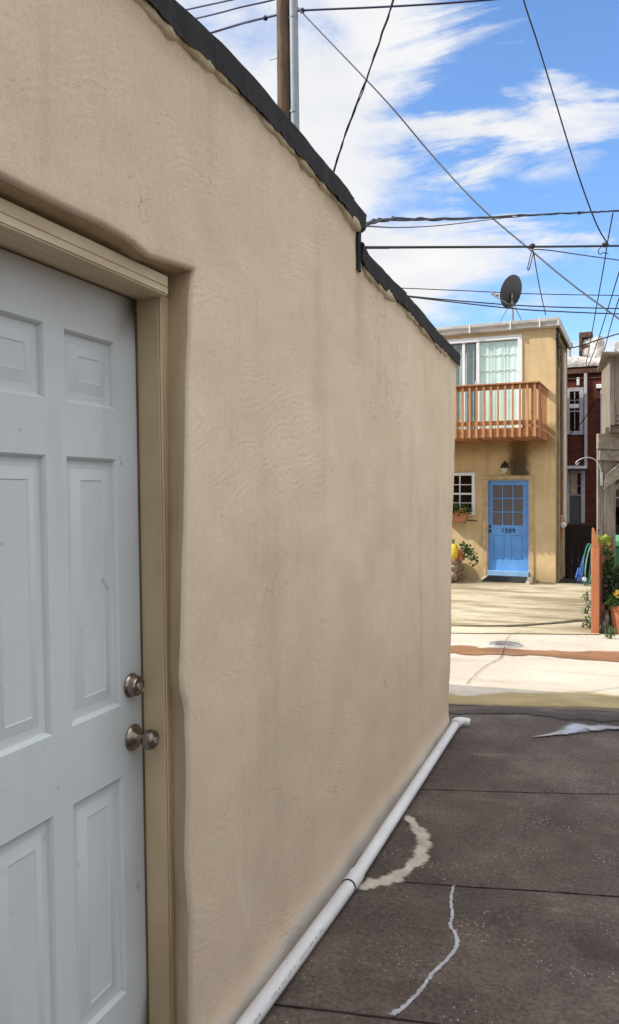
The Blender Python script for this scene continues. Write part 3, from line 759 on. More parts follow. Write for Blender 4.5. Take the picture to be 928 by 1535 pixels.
mb = MB(); mb.tube([plocal(q) for q in catmull(e, 5)], .034, 18); mb.build('elbow', M['pvc'], pp)
mb = MB(); rp = random.Random(3)
y = 1.75
while y < 2.55:
    g = rp.random()
    ln = rp.uniform(.004, .012)
    if 2.06 < y < 2.12 or 2.3 < y < 2.34:
        if len(mb.bm.faces): mb.build('printed_marking', M['pvc_print'], pp, smooth=0); mb = MB()
    elif g > .25:
        an = R(28); r0 = .0271; h = .0045*rp.uniform(.7, 1.2)
        for s_ in range(1):
            a0, a1 = an-h/.03, an+h/.03
            q = []
            for yy, aa in ((y, a0), (y+ln*.6, a0), (y+ln*.6, a1), (y, a1)):
                q.append(plocal((pw(yy)+math.cos(aa)*r0, yy, pz(yy)+math.sin(aa)*r0)))
            mb.face(q)
    y += ln+.002
mb.build('printed_marking', M['pvc_print'], pp, smooth=0)

# unseen brick building added behind the garage to shade the driveway
nb = thing('added_shade_outbuilding', 'unseen brick outbuilding added behind the stucco garage to shade the driveway', 'building', (-8, 1, 0))
mb = MB(); mb.box((-2.6, -5, -.45), (2.7, 2.72, 5.4)); mb.build('wall', M['brick'], nb)
mb = MB(); mb.box((-2.75, -5.1, 5.403), (2.78, 2.76, 5.5)); mb.build('roof', M['roof'], nb)

# ================================================================= OCHRE HOUSE
AH = R(-2.4)
h0 = P(833, 878, 16.5); h0.z = -.39
H = Frame(h0, AH)
def hp(px, py, w=0): return H.at(px, py, w)
house = thing('stucco_house', 'ochre stucco two storey house with blue door and cedar balcony across the alley', 'house', h0, AH)
M['house'] = mat_house_stucco(hp(778, 700).x, hp(778, 722).z)
DL, DR, DT, DB = hp(731, 800).x, hp(793, 800).x, hp(762, 720).z, hp(762, 857).z
WR, WL_, WT, WB = hp(711, 740).x, hp(667.5, 740).x, hp(700, 709.5).z, hp(705, 771).z
UR, UT = hp(781, 560).x, hp(781, 503).z; UL = UR-1.95; UB = hp(781, 655).z-.03
ZT = hp(825, 490).z+.05
mb = MB(); HU = -6.0; HD = 2.3
mb.holes(HU, 0, -.2, ZT, [(DL-.02, DR+.02, DB, DT+.02), (WL_, WR, WB, WT), (UL, UR, UB, UT)], 0, .14)
mb.face([(HU, 0, -.2), (HU, HD, -.2), (HU, HD, ZT), (HU, 0, ZT)]); mb.face([(HU, HD, -.2), (0, HD, -.2), (0, HD, ZT), (HU, HD, ZT)])
mb.face([(HU, 1.2, -.1), (0, 1.2, -.1), (0, 1.2, ZT), (HU, 1.2, ZT)])
mb.face([(HU, .141, UB-.3), (0, .141, UB-.3), (0, 1.2, UB-.3), (HU, 1.2, UB-.3)])
hw = mb.build('wall', M['house'], house, smooth=0)
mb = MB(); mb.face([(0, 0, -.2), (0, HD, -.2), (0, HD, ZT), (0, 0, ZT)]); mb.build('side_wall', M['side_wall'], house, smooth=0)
# roof, fascia, gutter
mb = MB(); mb.hexa([Vector(q) for q in ((HU-.1, -.10, ZT+.005), (.07, -.10, ZT+.005), (.07, HD+.05, ZT-.10), (HU-.1, HD+.05, ZT-.10), (HU-.1, -.10, ZT+.09), (.07, -.10, ZT+.09), (.07, HD+.05, ZT-.02), (HU-.1, HD+.05, ZT-.02))])
mb.build('roof', M['roof'], house)
g0, g1 = hp(826, 476, -.17).z, hp(826, 489, -.17).z
mb = MB()
prof = [(-.005, g1-.01), (-.09, g1), (-.12, g1+.02), (-.135, lerp(g1, g0, .45)), (-.165, lerp(g1, g0, .65)), (-.172, g0-.02), (-.172, g0), (-.155, g0), (-.155, g0-.03), (-.12, g1+.05), (-.03, g1+.03), (-.01, g0-.02)]
mb.grid([[(x, a, b) for a, b in prof] for x in [HU-.1+i*.3 for i in range(21)]+[.04]])
for x in (HU-.1, .04): mb.face([(x, a, b) for a, b in prof[:7]])
gu = mb.build('gutter', M['gutter'], house, smooth=30)
for px in (704, 765, 809):
    x = hp(px, 485, -.17).x; mb = MB(); mb.box((x-.012, -.178, g1+.0), (x+.012, -.12, g0+.006))
    mb.build('gutter_bracket', M['white_vinyl'], gu)
mb = MB(); mb.hexa([Vector(q) for q in ((.045, -.16, ZT-.06), (.09, -.16, ZT-.06), (.09, HD, ZT-.17), (.045, HD, ZT-.17), (.045, -.16, g0+.01), (.09, -.16, g0+.01), (.09, HD, g0-.11), (.045, HD, g0-.11))]); mb.build('fascia', M['gutter'], house)

# front door -------------------------------------------------------------
YDR = .07
mb = MB()
mb.box((DL-.10, -.025, -.02), (DL-.018, .10, DT+.02)); mb.box((DR+.018, -.025, -.02), (DR+.10, .10, DT+.02)); mb.box((DL-.12, -.035, DT+.021), (DR+.12, .10, DT+.10))
mb.build('door_surround', M['trim_ochre'], house, .004)
mb = MB(); mb.box((DL-.0175, -.012, DB), (DL+.012, .06, DT+.018)); mb.box((DR-.012, -.012, DB), (DR+.0175, .06, DT+.018)); mb.box((DL+.0125, .0, DT-.004), (DR-.0125, .06, DT+.018))
mb.build('door_casing', M['lav_trim'], house, .003)
px_ = lambda a: hp(a, 790, YDR).x
pz_ = lambda b: hp(762, b, YDR).z
gl = [(px_(738.5)+k*(px_(783)-px_(738.5))/3+.012, px_(738.5)+(k+1)*(px_(783)-px_(738.5))/3-.012, pz_(787)-(r+1)*(pz_(787)-pz_(787))+0, 0) for k in range(3) for r in range(1)]
zt_, zb_ = pz_(726.5), pz_(788); xl_, xr_ = px_(738), px_(784.5)
ph = []
for k in range(3):
    for r in range(3):
        ph.append((lerp(xl_, xr_, k/3)+.010, lerp(xl_, xr_, (k+1)/3)-.010, lerp(zb_, zt_, r/3)+.010, lerp(zb_, zt_, (r+1)/3)-.010))
lp = [(px_(738), px_(757), pz_(840), pz_(802)), (px_(765), px_(784.5), pz_(840), pz_(802))]
mb = MB(); mb.holes(DL+.013, DR-.013, DB+.02, DT-.005, ph+lp, YDR, 0)
for a, b, c, d in ph:
    for q in ([(a, YDR, c), (a, YDR, d), (a, YDR+.02, d), (a, YDR+.02, c)], [(b, YDR, c), (b, YDR+.02, c), (b, YDR+.02, d), (b, YDR, d)], [(a, YDR, d), (b, YDR, d), (b, YDR+.02, d), (a, YDR+.02, d)], [(a, YDR, c), (a, YDR+.02, c), (b, YDR+.02, c), (b, YDR, c)]): mb.face(q)
for a, b, c, d in lp:
    rings = [[(a+i, YDR+dp, c+i), (b-i, YDR+dp, c+i), (b-i, YDR+dp, d-i), (a+i, YDR+dp, d-i)] for i, dp in ((0, 0), (.012, .018), (.028, .018), (.05, .004))]
    for p, q in zip(rings, rings[1:]):
        for k in range(4): mb.face([p[k], p[(k+1) % 4], q[(k+1) % 4], q[k]])
    mb.face(rings[-1])
fd = mb.build('front_door', M['blue'], house, smooth=25)
for a, b, c, d in ph:
    mb = MB(); mb.face([(a, YDR+.016, c), (b, YDR+.016, c), (b, YDR+.016, d), (a, YDR+.016, d)]); mb.build('pane', M['dark_pane'], fd, smooth=0)
for py, rr in ((789, .028), (795.5, .035)):
    q = hp(734.6, py, YDR); mb = MB(); mb.lathe([(0, 0), (rr, 0), (rr, .012), (rr*.7, .03), (0, .034)], Matrix.Translation(q) @ Matrix.Rotation(R(90), 4, 'X'), 16)
    mb.build('deadbolt' if py < 790 else 'doorknob', M['black_iron'], fd)
# house number
def text_mesh(s, size, name, mat, parent, loc, bold=.0):
    cu = bpy.data.curves.new('number_curve', 'FONT'); cu.body = s; cu.size = size; cu.extrude = .004; cu.align_x = 'CENTER'; cu.space_character = 1.25; cu.offset = bold
    to = bpy.data.objects.new('number_curve', cu); COL.objects.link(to)
    dg = bpy.context.evaluated_depsgraph_get(); me = bpy.data.meshes.new_from_object(to.evaluated_get(dg))
    bpy.data.objects.remove(to); bpy.data.curves.remove(cu)
    for v in me.vertices: v.co = Vector((v.co.x, -v.co.z, v.co.y))+Vector(loc)
    me.materials.clear(); me.materials.append(mat)
    o = bpy.data.objects.new(name, me); COL.objects.link(o); o.parent = parent; return o
q = hp(762, 798.3, YDR-.006); text_mesh('1509', .125, 'house_number', M['number'], fd, (q.x, q.y, q.z), .003)
mb = MB(); mb.box((DL+.0, -.06, DB-.10), (DR-.0, .10, DB+.018)); mb.build('threshold', simple('pale_blue_paint', (.26, .46, .70), (.2, .38, .62), .5, 6), house, .005)
# concrete step with timber edge
mb = MB(); mb.hexa([Vector(q) for q in ((DL-.16, -.42, -.05), (DR+.10, -.42, -.05), (DR+.05, -.061, -.05), (DL-.05, -.061, -.05), (DL-.16, -.42, .01), (DR+.10, -.42, .01), (DR+.05, -.061, .115), (DL-.05, -.061, .115))])
mb.build('door_step', M['pad'], house, .008)
mb = MB(); mb.bar((DR+.105, -.44, .02), (DR+.065, -.04, .12), .06, .06); mb.build('step_edge', M['grey_wood'], house, .006)
mb = MB(); mb.hexa([Vector(q) for q in ((DR+.17, -.30, -.06), (.02, -.30, -.06), (.02, -.003, -.06), (DR+.17, -.003, -.06), (DR+.17, -.30, .0), (.02, -.30, .0), (.02, -.003, .03), (DR+.17, -.003, .03))]); mb.build('footing', M['alley'], house, .01)
# wall lamp
q = hp(758, 705, 0); T = Matrix.Translation((q.x, -.13, q.z))
mb = MB(); mb.lathe([(0, .20), (.02, .19), (.025, .16), (.06, .13), (.085, .08), (.09, .05), (.075, .045), (0, .045)], T, 20); mb.tube([(q.x, -.13, q.z+.15), (q.x, -.07, q.z+.19), (q.x, 0, q.z+.12)], .012, 8)
mb.lathe([(0, 0), (.05, 0), (.045, .015), (0, .02)], Matrix.Translation((q.x, .0, q.z+.12)) @ Matrix.Rotation(R(90), 4, 'X'), 16)
wl_ = mb.build('wall_lamp', M['black_iron'], house)
mb = MB(); mb.lathe([(.07, .045), (.078, .0), (.07, -.06), (.045, -.10), (0, -.11)], T, 20); mb.build('globe', M['globe'], wl_)
mb = MB(); mb.lathe([(0, .04), (.02, .03), (.03, -.01), (.022, -.045), (0, -.055)], T, 14); mb.build('bulb', M['white_vinyl'], wl_)

# windows -----------------------------------------------------------------
def sash_window(parent, x0, x1, z0, z1, y=.03, cols=2, rows=4, fw=.05, name='window', mat='white_vinyl', glass='glass_dk'):
    mb = MB(); o = -.03
    mb.box((x0-.02, o, z0-.02), (x0+fw, y+.05, z1+.02)); mb.box((x1-fw, o, z0-.02), (x1+.02, y+.05, z1+.02))
    mb.box((x0+fw+.0005, o, z1-fw), (x1-fw-.0005, y+.05, z1+.018)); mb.box((x0+fw+.0005, o, z0-.018), (x1-fw-.0005, y+.05, z0+fw))
    w = mb.build(name, M[mat], parent, .004)
    mb = MB(); zm = (z0+z1)/2; mb.box((x0+fw+.001, o+.02, zm-.02), (x1-fw-.001, y+.03, zm+.02))
    for c in range(1, cols):
        x = lerp(x0+fw, x1-fw, c/cols); mb.box((x-.011, o+.035, z0+fw+.001), (x+.011, y+.02, zm-.021)); mb.box((x-.011, o+.035, zm+.021), (x+.011, y+.02, z1-fw-.001))
    for r in range(1, rows):
        if r*2 == rows: continue
        z = lerp(z0+fw, z1-fw, r/rows)
        for c in range(cols):
            a, b = lerp(x0+fw, x1-fw, c/cols), lerp(x0+fw, x1-fw, (c+1)/cols)
            mb.box((a+.0115, o+.037, z-.009), (b-.0115, y+.018, z+.009))
    mb.build('muntins', M[mat], w, .002)
    mb = MB(); mb.face([(x0+fw, y+.012, z0+fw), (x1-fw, y+.012, z0+fw), (x1-fw, y+.012, z1-fw), (x0+fw, y+.012, z1-fw)]); mb.build('pane', M[glass], w, smooth=0)
    return w
sash_window(house, WL_, WR, WB, WT)
# sliding balcony door
fw = .065; mb = MB(); o = -.03
mb.box((UL-.03, o, UB), (UL+fw, .09, UT+.03)); mb.box((UR-fw, o, UB), (UR+.03, .09, UT+.03)); mb.box((UL+fw+.0005, o, UT-fw), (UR-fw-.0005, .09, UT+.028)); mb.box((UL+fw+.0005, o, UB+.001), (UR-fw-.0005, .09, UB+.06))
sd = mb.build('balcony_door', M['white_vinyl'], house, .005)
mb = MB()
xm = hp(716.5, 560).x; xs_ = hp(695, 560).x
mb.box((xm-.035, -.012, UB+.0605), (xm+.035, .06, UT-fw-.0005)); mb.box((xs_-.03, .0, UB+.0605), (xs_+.03, .04, UT-fw-.0005))
mb.build('door_stile', M['white_vinyl'], sd, .004)
zA = hp(716, 578).z; mb = MB(); mb.box((xm-.055, -.028, zA-.05), (xm-.036, .0, zA+.10)); mb.build('door_handle', M['white_vinyl'], sd, .003)
mb = MB(); mb.face([(UL+fw, .03, UB+.06), (xm-.035, .03, UB+.06), (xm-.035, .03, UT-fw), (UL+fw, .03, UT-fw)]); mb.build('pane', M['glass'], sd, smooth=0)
mb = MB(); mb.face([(xm+.035, .025, UB+.06), (UR-fw, .025, UB+.06), (UR-fw, .025, UT-fw), (xm+.035, .025, UT-fw)]); mb.build('pane', M['glass'], sd, smooth=0)
mb = MB(); 
for k, px in enumerate((735.5, 755)):
    x = hp(px, 560).x; mb.box((x-.008, .034, UB+.06), (x+.008, .046, UT-fw))
for py in (531, 554): 
    z = hp(750, py).z; mb.box((xm+.036, .035, z-.008), (UR-fw, .045, z+.008))
mb.build('muntins', M['white_vinyl'], sd)
mb = MB(); rows = []
for j in range(2):
    z = (UB+.07, UT-.08)[j]; rows.append([(lerp(xm-.05, UR-.02, i/140), .060+.007*math.sin(i*.30)+.002*math.sin(i*.71+1), z) for i in range(141)])
mb.grid(rows); mb.build('curtain', M['curtain'], sd)
mb = MB(); rows = []
for j in range(2):
    z = (UB+.07, UT-.08)[j]; rows.append([(lerp(UL+.02, xm-.06, i/100), .10+.022*math.sin(i*.45), z) for i in range(101)])
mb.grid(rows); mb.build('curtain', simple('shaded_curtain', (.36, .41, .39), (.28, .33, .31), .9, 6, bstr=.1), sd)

# balcony -----------------------------------------------------------------
BD = -1.30
BR = hp(806, 600, BD).x; BL = BR-3.9
zt0 = hp(806, 574, BD).z; zb0 = hp(806, 656, BD).z
deck = hp(806, 640, BD).z
bal = MB(); bal.box((BL, BD+.04, zb0+.02), (BR-.0, .0-.003, zb0+.045))
for i in range(9): bal.box((BL+.02, BD+.05+i*.13, deck-.03), (BR-.045, BD+.05+i*.13+.122, deck-.002))
bc = bal.build('balcony', M['cedar_h'], house, .003)
mb = MB(); mb.box((BL, BD, zb0+.03), (BR, BD+.038, deck+.0)); mb.box((BR-.038, BD+.0385, zb0+.03), (BR, -.003, deck+.0)); mb.box((BL, BD+.0385, zb0+.03), (BL+.038, -.003, deck+.0))
mb.build('fascia', M['cedar_h'], bc, .004)
mb = MB(); mb.box((BL-.04, BD-.06, zt0-.0), (BR+.045, BD+.06, zt0+.03)); mb.box((BR-.06, BD+.0605, zt0+.0), (BR+.044, -.003, zt0+.028)); mb.box((BL-.04, BD+.0605, zt0), (BL+.06, -.003, zt0+.028))
mb.build('top_rail', M['cedar_h'], bc, .004)
mb = MB()
for (za_, zb_2) in ((zt0-.095, zt0-.004), (hp(806, 632, BD).z-.045, hp(806, 632, BD).z+.045)):
    mb.box((BL+.001, BD+.001, za_), (BR-.001, BD+.037, zb_2)); mb.box((BR-.037, BD+.0385, za_), (BR-.001, -.003, zb_2))
mb.build('bottom_rail', M['cedar_h'], bc, .003)
for x in (BR-.13, BL+.04):
    mb = MB(); mb.box((x, BD+.0385, zb0+.03), (x+.09, BD+.128, zt0-.004)); mb.build('corner_post', M['cedar'], bc, .004)
sp = .142; n = int((BR-BL)/sp)
for i in range(n+1):
    x = BR-.05-i*sp; mb = MB(); w = .019
    mb.hexa([Vector(q) for q in ((x-w, BD-.038, zb0+.03), (x+w, BD-.038, zb0+.03), (x+w, BD-.001, zb0-.0), (x-w, BD-.001, zb0-.0), (x-w, BD-.038, zt0-.002), (x+w, BD-.038, zt0-.002), (x+w, BD-.001, zt0-.002), (x-w, BD-.001, zt0-.002))])
    mb.build('baluster', M['cedar'], bc, .002)
for i in range(8):
    y = BD+.06+i*.145; mb = MB(); mb.box((BR+.001, y-.019, zb0+.0), (BR+.038, y+.019, zt0-.002)); mb.build('baluster', M['cedar'], bc, .002)
for i in range(7):
    x = BL+.2+i*.62; mb = MB(); mb.box((x-.02, BD+.039, zb0-.0), (x+.02, -.003, zb0+.019)); mb.build('joist', M['cedar_h'], bc, .002)

# things on the right side of the house
def vpipe(px, y, z0, z1, r, mat, name, parent=house, straps=()):
    x = hp(px, 700, y).x; mb = MB(); mb.tube([(x, y, z0), (x, y, z1)], r, 10); return mb.build(name, M[mat], parent)
vpipe(837.5, .35, .05, ZT-.1, .028, 'side_wall', 'conduit')
vpipe(840.5, .9, .9, ZT-.25, .03, 'conduit_dk', 'conduit'); vpipe(843.0, 1.2, 1.0, ZT-.3, .02, 'copper_box', 'conduit')
x = hp(846, 700, 1.6).x; mb = MB(); mb.box((x-.035, 1.57, 1.25), (x+.035, 1.65, ZT-.35)); mb.build('downspout', M['white_vinyl'], house, .006)
q = hp(840, 790, .6); mb = MB(); mb.box((q.x-.06, .5, q.z-.28), (q.x+.05, .75, q.z+.25)); mb.build('meter_box', M['copper_box'], house, .02)
q = hp(845, 787, .6); mb = MB(); mb.lathe([(0, 0), (.065, 0), (.065, .07), (.05, .10), (0, .11)], Matrix.Translation((q.x, .55, q.z)) @ Matrix.Rotation(R(90), 4, 'X'), 18); mb.build('electric_meter', M['meter'], house)
mb = MB()
for k in range(6):
    a = hp(835+k*.8, 505+k*7, .1+k*.1); mb.lathe([(0, -.05), (.05, -.04), (.06, .0), (.04, .05), (0, .06)], Matrix.Translation(a), 10)
mb.tube([hp(835, 500, .1), hp(838, 540, .3), hp(840, 600, .5), hp(839, 660, .5)], .012, 6)
mb.build('cable_clamp', M['conduit_dk'], house)
# doormat
dl = lambda v: h0+H.u*v[0]+H.v*v[1]+Vector((0, 0, v[2]))
dmx = thing('doormat', 'black rubber doormat on the step below the blue door', 'doormat', dl(((DL+DR)/2, -.23, .045)), AH)
mb = MB(); w2 = (DR-DL)/2
mb.hexa([Vector(q) for q in ((-w2-.04, -.165, -.025), (w2-.03, -.165, -.025), (w2-.02, .15, .066), (-w2+.03, .15, .066), (-w2-.04, -.165, -.010), (w2-.03, -.165, -.010), (w2-.02, .15, .081), (-w2+.03, .15, .081))]); mb.build('mat', M['black'], dmx, .004)
mb = MB()
for k in range(14):
    x = -w2+.06+k*(2*w2-.13)/13; mb.bar((x-.02, -.14, -.0025), (x, .13, .0755), .02, .006)
mb.build('ribs', M['black'], dmx)

# satellite dish ----------------------------------------------------------
db_ = hp(769, 476, .35); zc_d = None
base = dl((db_.x, .35, ZT+.06)); sdh = thing('satellite_dish', 'dark grey satellite dish on a mast above the gutter of the ochre house', 'satellite dish', base, 0)
cen = dl(hp(766.5, 437, .35))-base
mb = MB(); mb.tube([(0, 0, -.02), (.0, 0, .10), Vector((cen.x+.03, cen.y-.06, cen.z-.26)), Vector((cen.x+.03, cen.y-.08, cen.z-.06))], .022, 10); mast = mb.build('mast', M['galv'], sdh)
mb = MB(); mb.tube([(-.42, .15, .0), Vector((cen.x+.02, cen.y-.03, cen.z-.22))], .009, 6); mb.tube([(.25, .5, .0), Vector((cen.x+.02, cen.y-.03, cen.z-.22))], .009, 6); mb.build('strut', M['galv'], sdh)
nd = (RV*-.50+FV*.82+Vector((0, 0, .34))).normalized()       # facing left and away
rot = nd.to_track_quat('Z', 'Y').to_matrix().to_4x4(); T = Matrix.Translation(cen) @ rot @ Matrix.Diagonal((.31, .36, .31, 1))
mb = MB(); mb.lathe([(0, -.16), (.35, -.14), (.7, -.08), (.95, .0), (1.0, .02), (1.0, .05), (.95, .035), (.7, -.045), (.35, -.105), (0, -.125)], T, 40); mb.build('reflector', M['dish'], sdh)
mb = MB(); b0 = cen-nd*.06+Vector((.02, 0, -.12)); mb.box((-.05, -.09, -.10), (.05, .09, .04), Matrix.Translation(b0) @ rot); mb.tube([b0+Vector((0, 0, -.02)), Vector((cen.x+.03, cen.y-.08, cen.z-.2))], .035, 10); mb.build('bracket', M['conduit_dk'], sdh, .01)
lnb = dl(hp(741, 441, .0))-base
mb = MB(); mb.tube([cen+Vector((-.03, -.04, -.30)), lnb+Vector((.03, 0, -.06))], .011, 8); mb.build('feed_arm', M['metal_lt'], sdh)
mb = MB(); mb.tube([lnb+Vector((-.06, -.02, .02)), lnb+Vector((.09, .05, -.02))], .035, 12); mb.tube([lnb+Vector((.0, 0, .06)), lnb+Vector((.02, 0, -.06))], .025, 10); mb.build('receiver', M['metal_lt'], sdh)

# window flower box -------------------------------------------------------
fx0, fx1 = hp(664, 775, -.1).x, hp(700, 775, -.2).x; fz0, fz1 = hp(690, 782, -.2).z, hp(690, 769, -.2).z
fb = thing('flower_box', 'terracotta window box of small flowers under the white window', 'flower box', dl(((fx0+fx1)/2, -.14, fz0)), AH)
hw_ = (fx1-fx0)/2
mb = MB(); mb.hexa([Vector(q) for q in ((-hw_+.03, -.08, 0), (hw_-.03, -.08, 0), (hw_-.03, .08, 0), (-hw_+.03, .08, 0), (-hw_, -.11, fz1-fz0), (hw_, -.11, fz1-fz0), (hw_, .11, fz1-fz0), (-hw_, .11, fz1-fz0))]); mb.box((-hw_-.01, -.12, fz1-fz0-.03), (hw_+.01, .12, fz1-fz0+.005)); mb.build('trough', M['terracotta'], fb, .006)
for a, b in (((-hw_+.1, .13, .05), (-hw_+.1, -.08, -.02)), ((hw_-.06, .13, .05), (hw_-.06, -.08, -.02)), ((hw_-.02, .135, .02), (hw_+.18, .135, .02))):
    mb = MB(); mb.bar(a, b, .02, .02); mb.build('bracket', M['black_iron'], fb)
mb = MB(); rl = random.Random(5)
for k in range(12): leaves(mb, (lerp(-hw_, hw_, k/11), rl.uniform(-.08, .0), fz1-fz0+rl.uniform(.02, .14)), (.09, .09, .09), 26, .06, rnd=rl)
mb.build('foliage', M['leaf'], fb, smooth=0, weld=False)
mb = MB()
for k in range(9): leaves(mb, (lerp(-hw_, hw_*.8, k/8), rl.uniform(-.15, -.05), fz1-fz0+rl.uniform(-.02, .08)), (.03, .03, .03), 9, .045, rnd=rl)
mb.build('flowers', M['petal'], fb, smooth=0, weld=False)

# stone planter -----------------------------------------------------------
sp0 = dl((hp(692, 870, -.35).x-.55, -.42, 0)); spl = thing('stone_planter', 'low planter of rounded field stones left of the blue door', 'planter', (sp0.x, sp0.y, gz(sp0.x, sp0.y)+.01), AH)
rs = random.Random(11); mb = MB()
def rock(c, r, mb, rs):
    bm2 = bmesh.ops.create_icosphere(mb.bm, subdivisions=2, radius=1)
    off = rs.uniform(0, 50)
    for v in bm2['verts']:
        k = 1+.28*noise.noise(v.co*1.3+Vector((off, 0, 0)))
        v.co = Vector(c)+Vector((v.co.x*r[0]*k, v.co.y*r[1]*k, v.co.z*r[2]*k))
PH = hp(688, 838, -.6).z
for lay in range(5):
    z = .07+lay*(PH-.06)/5
    for x in [-1.2+.2*i for i in range(9)]: rock((x+rs.uniform(-.04, .04)+.05*(lay % 2), -.40+rs.uniform(-.04, .03), z), (.10*rs.uniform(.8, 1.1), .11, .072*rs.uniform(.8, 1.15)), mb, rs)
    for y in (-.28, -.1, .1, .28): rock((.43+rs.uniform(-.03, .03), y+rs.uniform(-.03, .03), z), (.10, .095*rs.uniform(.8, 1.1), .072*rs.uniform(.8, 1.15)), mb, rs)
mb.build('stones', M['stone'], spl, smooth=60)
mb = MB(); mb.box((-1.3, -.34, 0), (.40, .40, PH-.06)); mb.build('mortar_core', M['soil'], spl)
# plant pot with trailing plant
pq = dl((hp(691, 838, -.55).x, -.55, PH-.03)); pot = thing('plant_pot', 'small terracotta pot with trailing leaves on the stone planter', 'plant pot', pq, AH)
mb = MB(); mb.lathe([(0, 0), (.075, 0), (.10, .17), (.115, .17), (.118, .22), (.10, .22), (.095, .18), (0, .18)], None, 20); mb.build('pot', M['terracotta'], pot)
mb = MB(); rl = random.Random(8)
for k in range(16):
    a = k/15; leaves(mb, (.06+.24*a, -.06+rl.uniform(-.06, .06), .24-.25*a*a+rl.uniform(-.06, .06)), (.07, .07, .08), 14, .07, rnd=rl)
mb.build('foliage', M['leaf'], pot, smooth=0, weld=False)
mb = MB()
for k in range(5): leaves(mb, (rl.uniform(0, .28), -.1, rl.uniform(.05, .25)), (.02, .02, .02), 6, .05, rnd=rl)
mb.build('flowers', M['petal_w'], pot, smooth=0, weld=False)
# yellow pineapple shaped ornament
yq = dl((hp(680.5, 842, -.62).x, -.66, PH-.0)); orn = thing('garden_ornament', 'bright yellow upright ornament with a spiky green top beside the plant pot', 'ornament', yq, AH)
mb = MB(); mb.lathe([(0, 0), (.06, 0), (.095, .05), (.11, .14), (.10, .24), (.07, .30), (.04, .32), (0, .325)], None, 20); mb.build('body', M['yellow'], orn)
mb = MB()
for k in range(11):
    a = k*2.4; rr = .02+.05*(k/11); d = Vector((math.cos(a)*rr, math.sin(a)*rr, .16-.05*(k/11))); s_ = Vector((-math.sin(a), math.cos(a), 0))*.02
    mb.face([Vector((0, 0, .31))-s_, Vector((0, 0, .31))+s_, Vector((0, 0, .31))+d])
mb.build('leafy_top', M['green_pl'], orn, smooth=0)

# ================================================================= BRICK HOUSE behind
b0 = P(846, 790, 27); b0.z = -.45; BH = Frame(b0, AH)
def bp(px, py, w=0): return BH.at(px, py, w)
brk = thing('brick_house', 'dark red brick rowhouse behind the ochre house with white coated parapet', 'house', b0, AH)
XR = 9.0; ZB = bp(870, 549).z
w1 = (bp(849, 600).x, bp(874, 600).x, bp(860, 651).z, bp(860, 582).z)
d1 = (bp(848.5, 700).x, bp(876, 700).x, bp(860, 784).z, bp(860, 706).z)
w2_ = (bp(917, 740).x, bp(945, 740).x, bp(925, 792).z, bp(925, 700).z)
mb = MB(); mb.holes(-2.6, XR, -.1, ZB, [w1, d1, w2_], 0, .15)
for q in ([(-2.6, 0, -.1), (-2.6, 9, -.1), (-2.6, 9, ZB), (-2.6, 0, ZB)], [(XR, 0, -.1), (XR, 9, -.1), (XR, 9, ZB), (XR, 0, ZB)], [(-2.6, 9, -.1), (XR, 9, -.1), (XR, 9, ZB), (-2.6, 9, ZB)], [(-2.6, 1.5, -.1), (XR, 1.5, -.1), (XR, 1.5, ZB), (-2.6, 1.5, ZB)], [(-2.6, 0, ZB), (XR, 0, ZB), (XR, 9, ZB), (-2.6, 9, ZB)]): mb.face(q)
mb.build('wall', M['brick'], brk, smooth=0)
mb = MB(); mb.box((-2.6, -.10, ZB-.26), (XR, -.002, ZB-.12)); mb.box((-2.6, -.05, ZB-.44), (XR, -.002, ZB-.40)); mb.build('cornice', M['rust'], brk, .01)
mb = MB(); rows = []
for i in range(100):
    x = -2.6+i*.117; n1 = noise.noise(Vector((x*1.6, 0, 0)))*.12+noise.noise(Vector((x*5, 3, 0)))*.05
    rows.append([(x, -.04, ZB-.02), (x, -.07, ZB+.12+n1*.4), (x, .0, ZB+.30+n1), (x, .35, ZB+.36+n1), (x, .5, ZB)])
mb.grid(rows); mb.build('parapet_cap', M['white_coat'], brk, smooth=60)
c0, c1 = bp(871, 520, .9).x, bp(905, 520, .9).x; cz0, cz1 = ZB+.1, bp(885, 507, .9).z
mb = MB(); rows = []
for j in range(8):
    z = lerp(cz0, cz1, j/7); r = []
    for k in range(24):
        a = 2*math.pi*k/24; q = Vector((math.copysign(abs(math.cos(a))**.5, math.cos(a)), math.copysign(abs(math.sin(a))**.5, math.sin(a)), 0))
        n1 = 1+.16*noise.noise(Vector((q.x*1.5, q.y*1.5, z*2)))-(.08 if j == 7 else 0)-.15*(j/7)*(q.x < 0)
        r.append((lerp(c0, c1, .5)+q.x*n1*(c1-c0)/2, 1.1+q.y*n1*.35, z+.06*noise.noise(Vector((a, z, 1)))))
    r.append(r[0]); rows.append(r)
vs = mb.grid(rows); mb.bm.faces.new([v for v in vs[-1][:-1]]); ch = mb.build('chimney', M['white_coat'], brk, smooth=50)
mb = MB(); a0, a1 = bp(868, 500, .8).x, bp(888, 500, .8).x; zt1, zt2 = bp(875, 498, .8).z, bp(875, 506.5, .8).z
mb.box((a0, .75, zt2), (a1, 1.2, zt1)); mb.box((a0, .76, ZB+.1), (a0+.11, 1.15, zt2-.002)); mb.box((a0+.115, .78, bp(875, 519, .8).z-.06), (a1-.1, 1.1, bp(875, 516.5, .8).z)); mb.build('chimney_cap', M['rust'], ch, .02)
mb = MB(); xx = bp(885.5, 510, .8).x; mb.box((xx-.08, .8, bp(885, 516, .8).z), (xx+.05, 1.05, zt2-.002)); mb.build('chimney_brick', M['white_coat'], ch, .02)
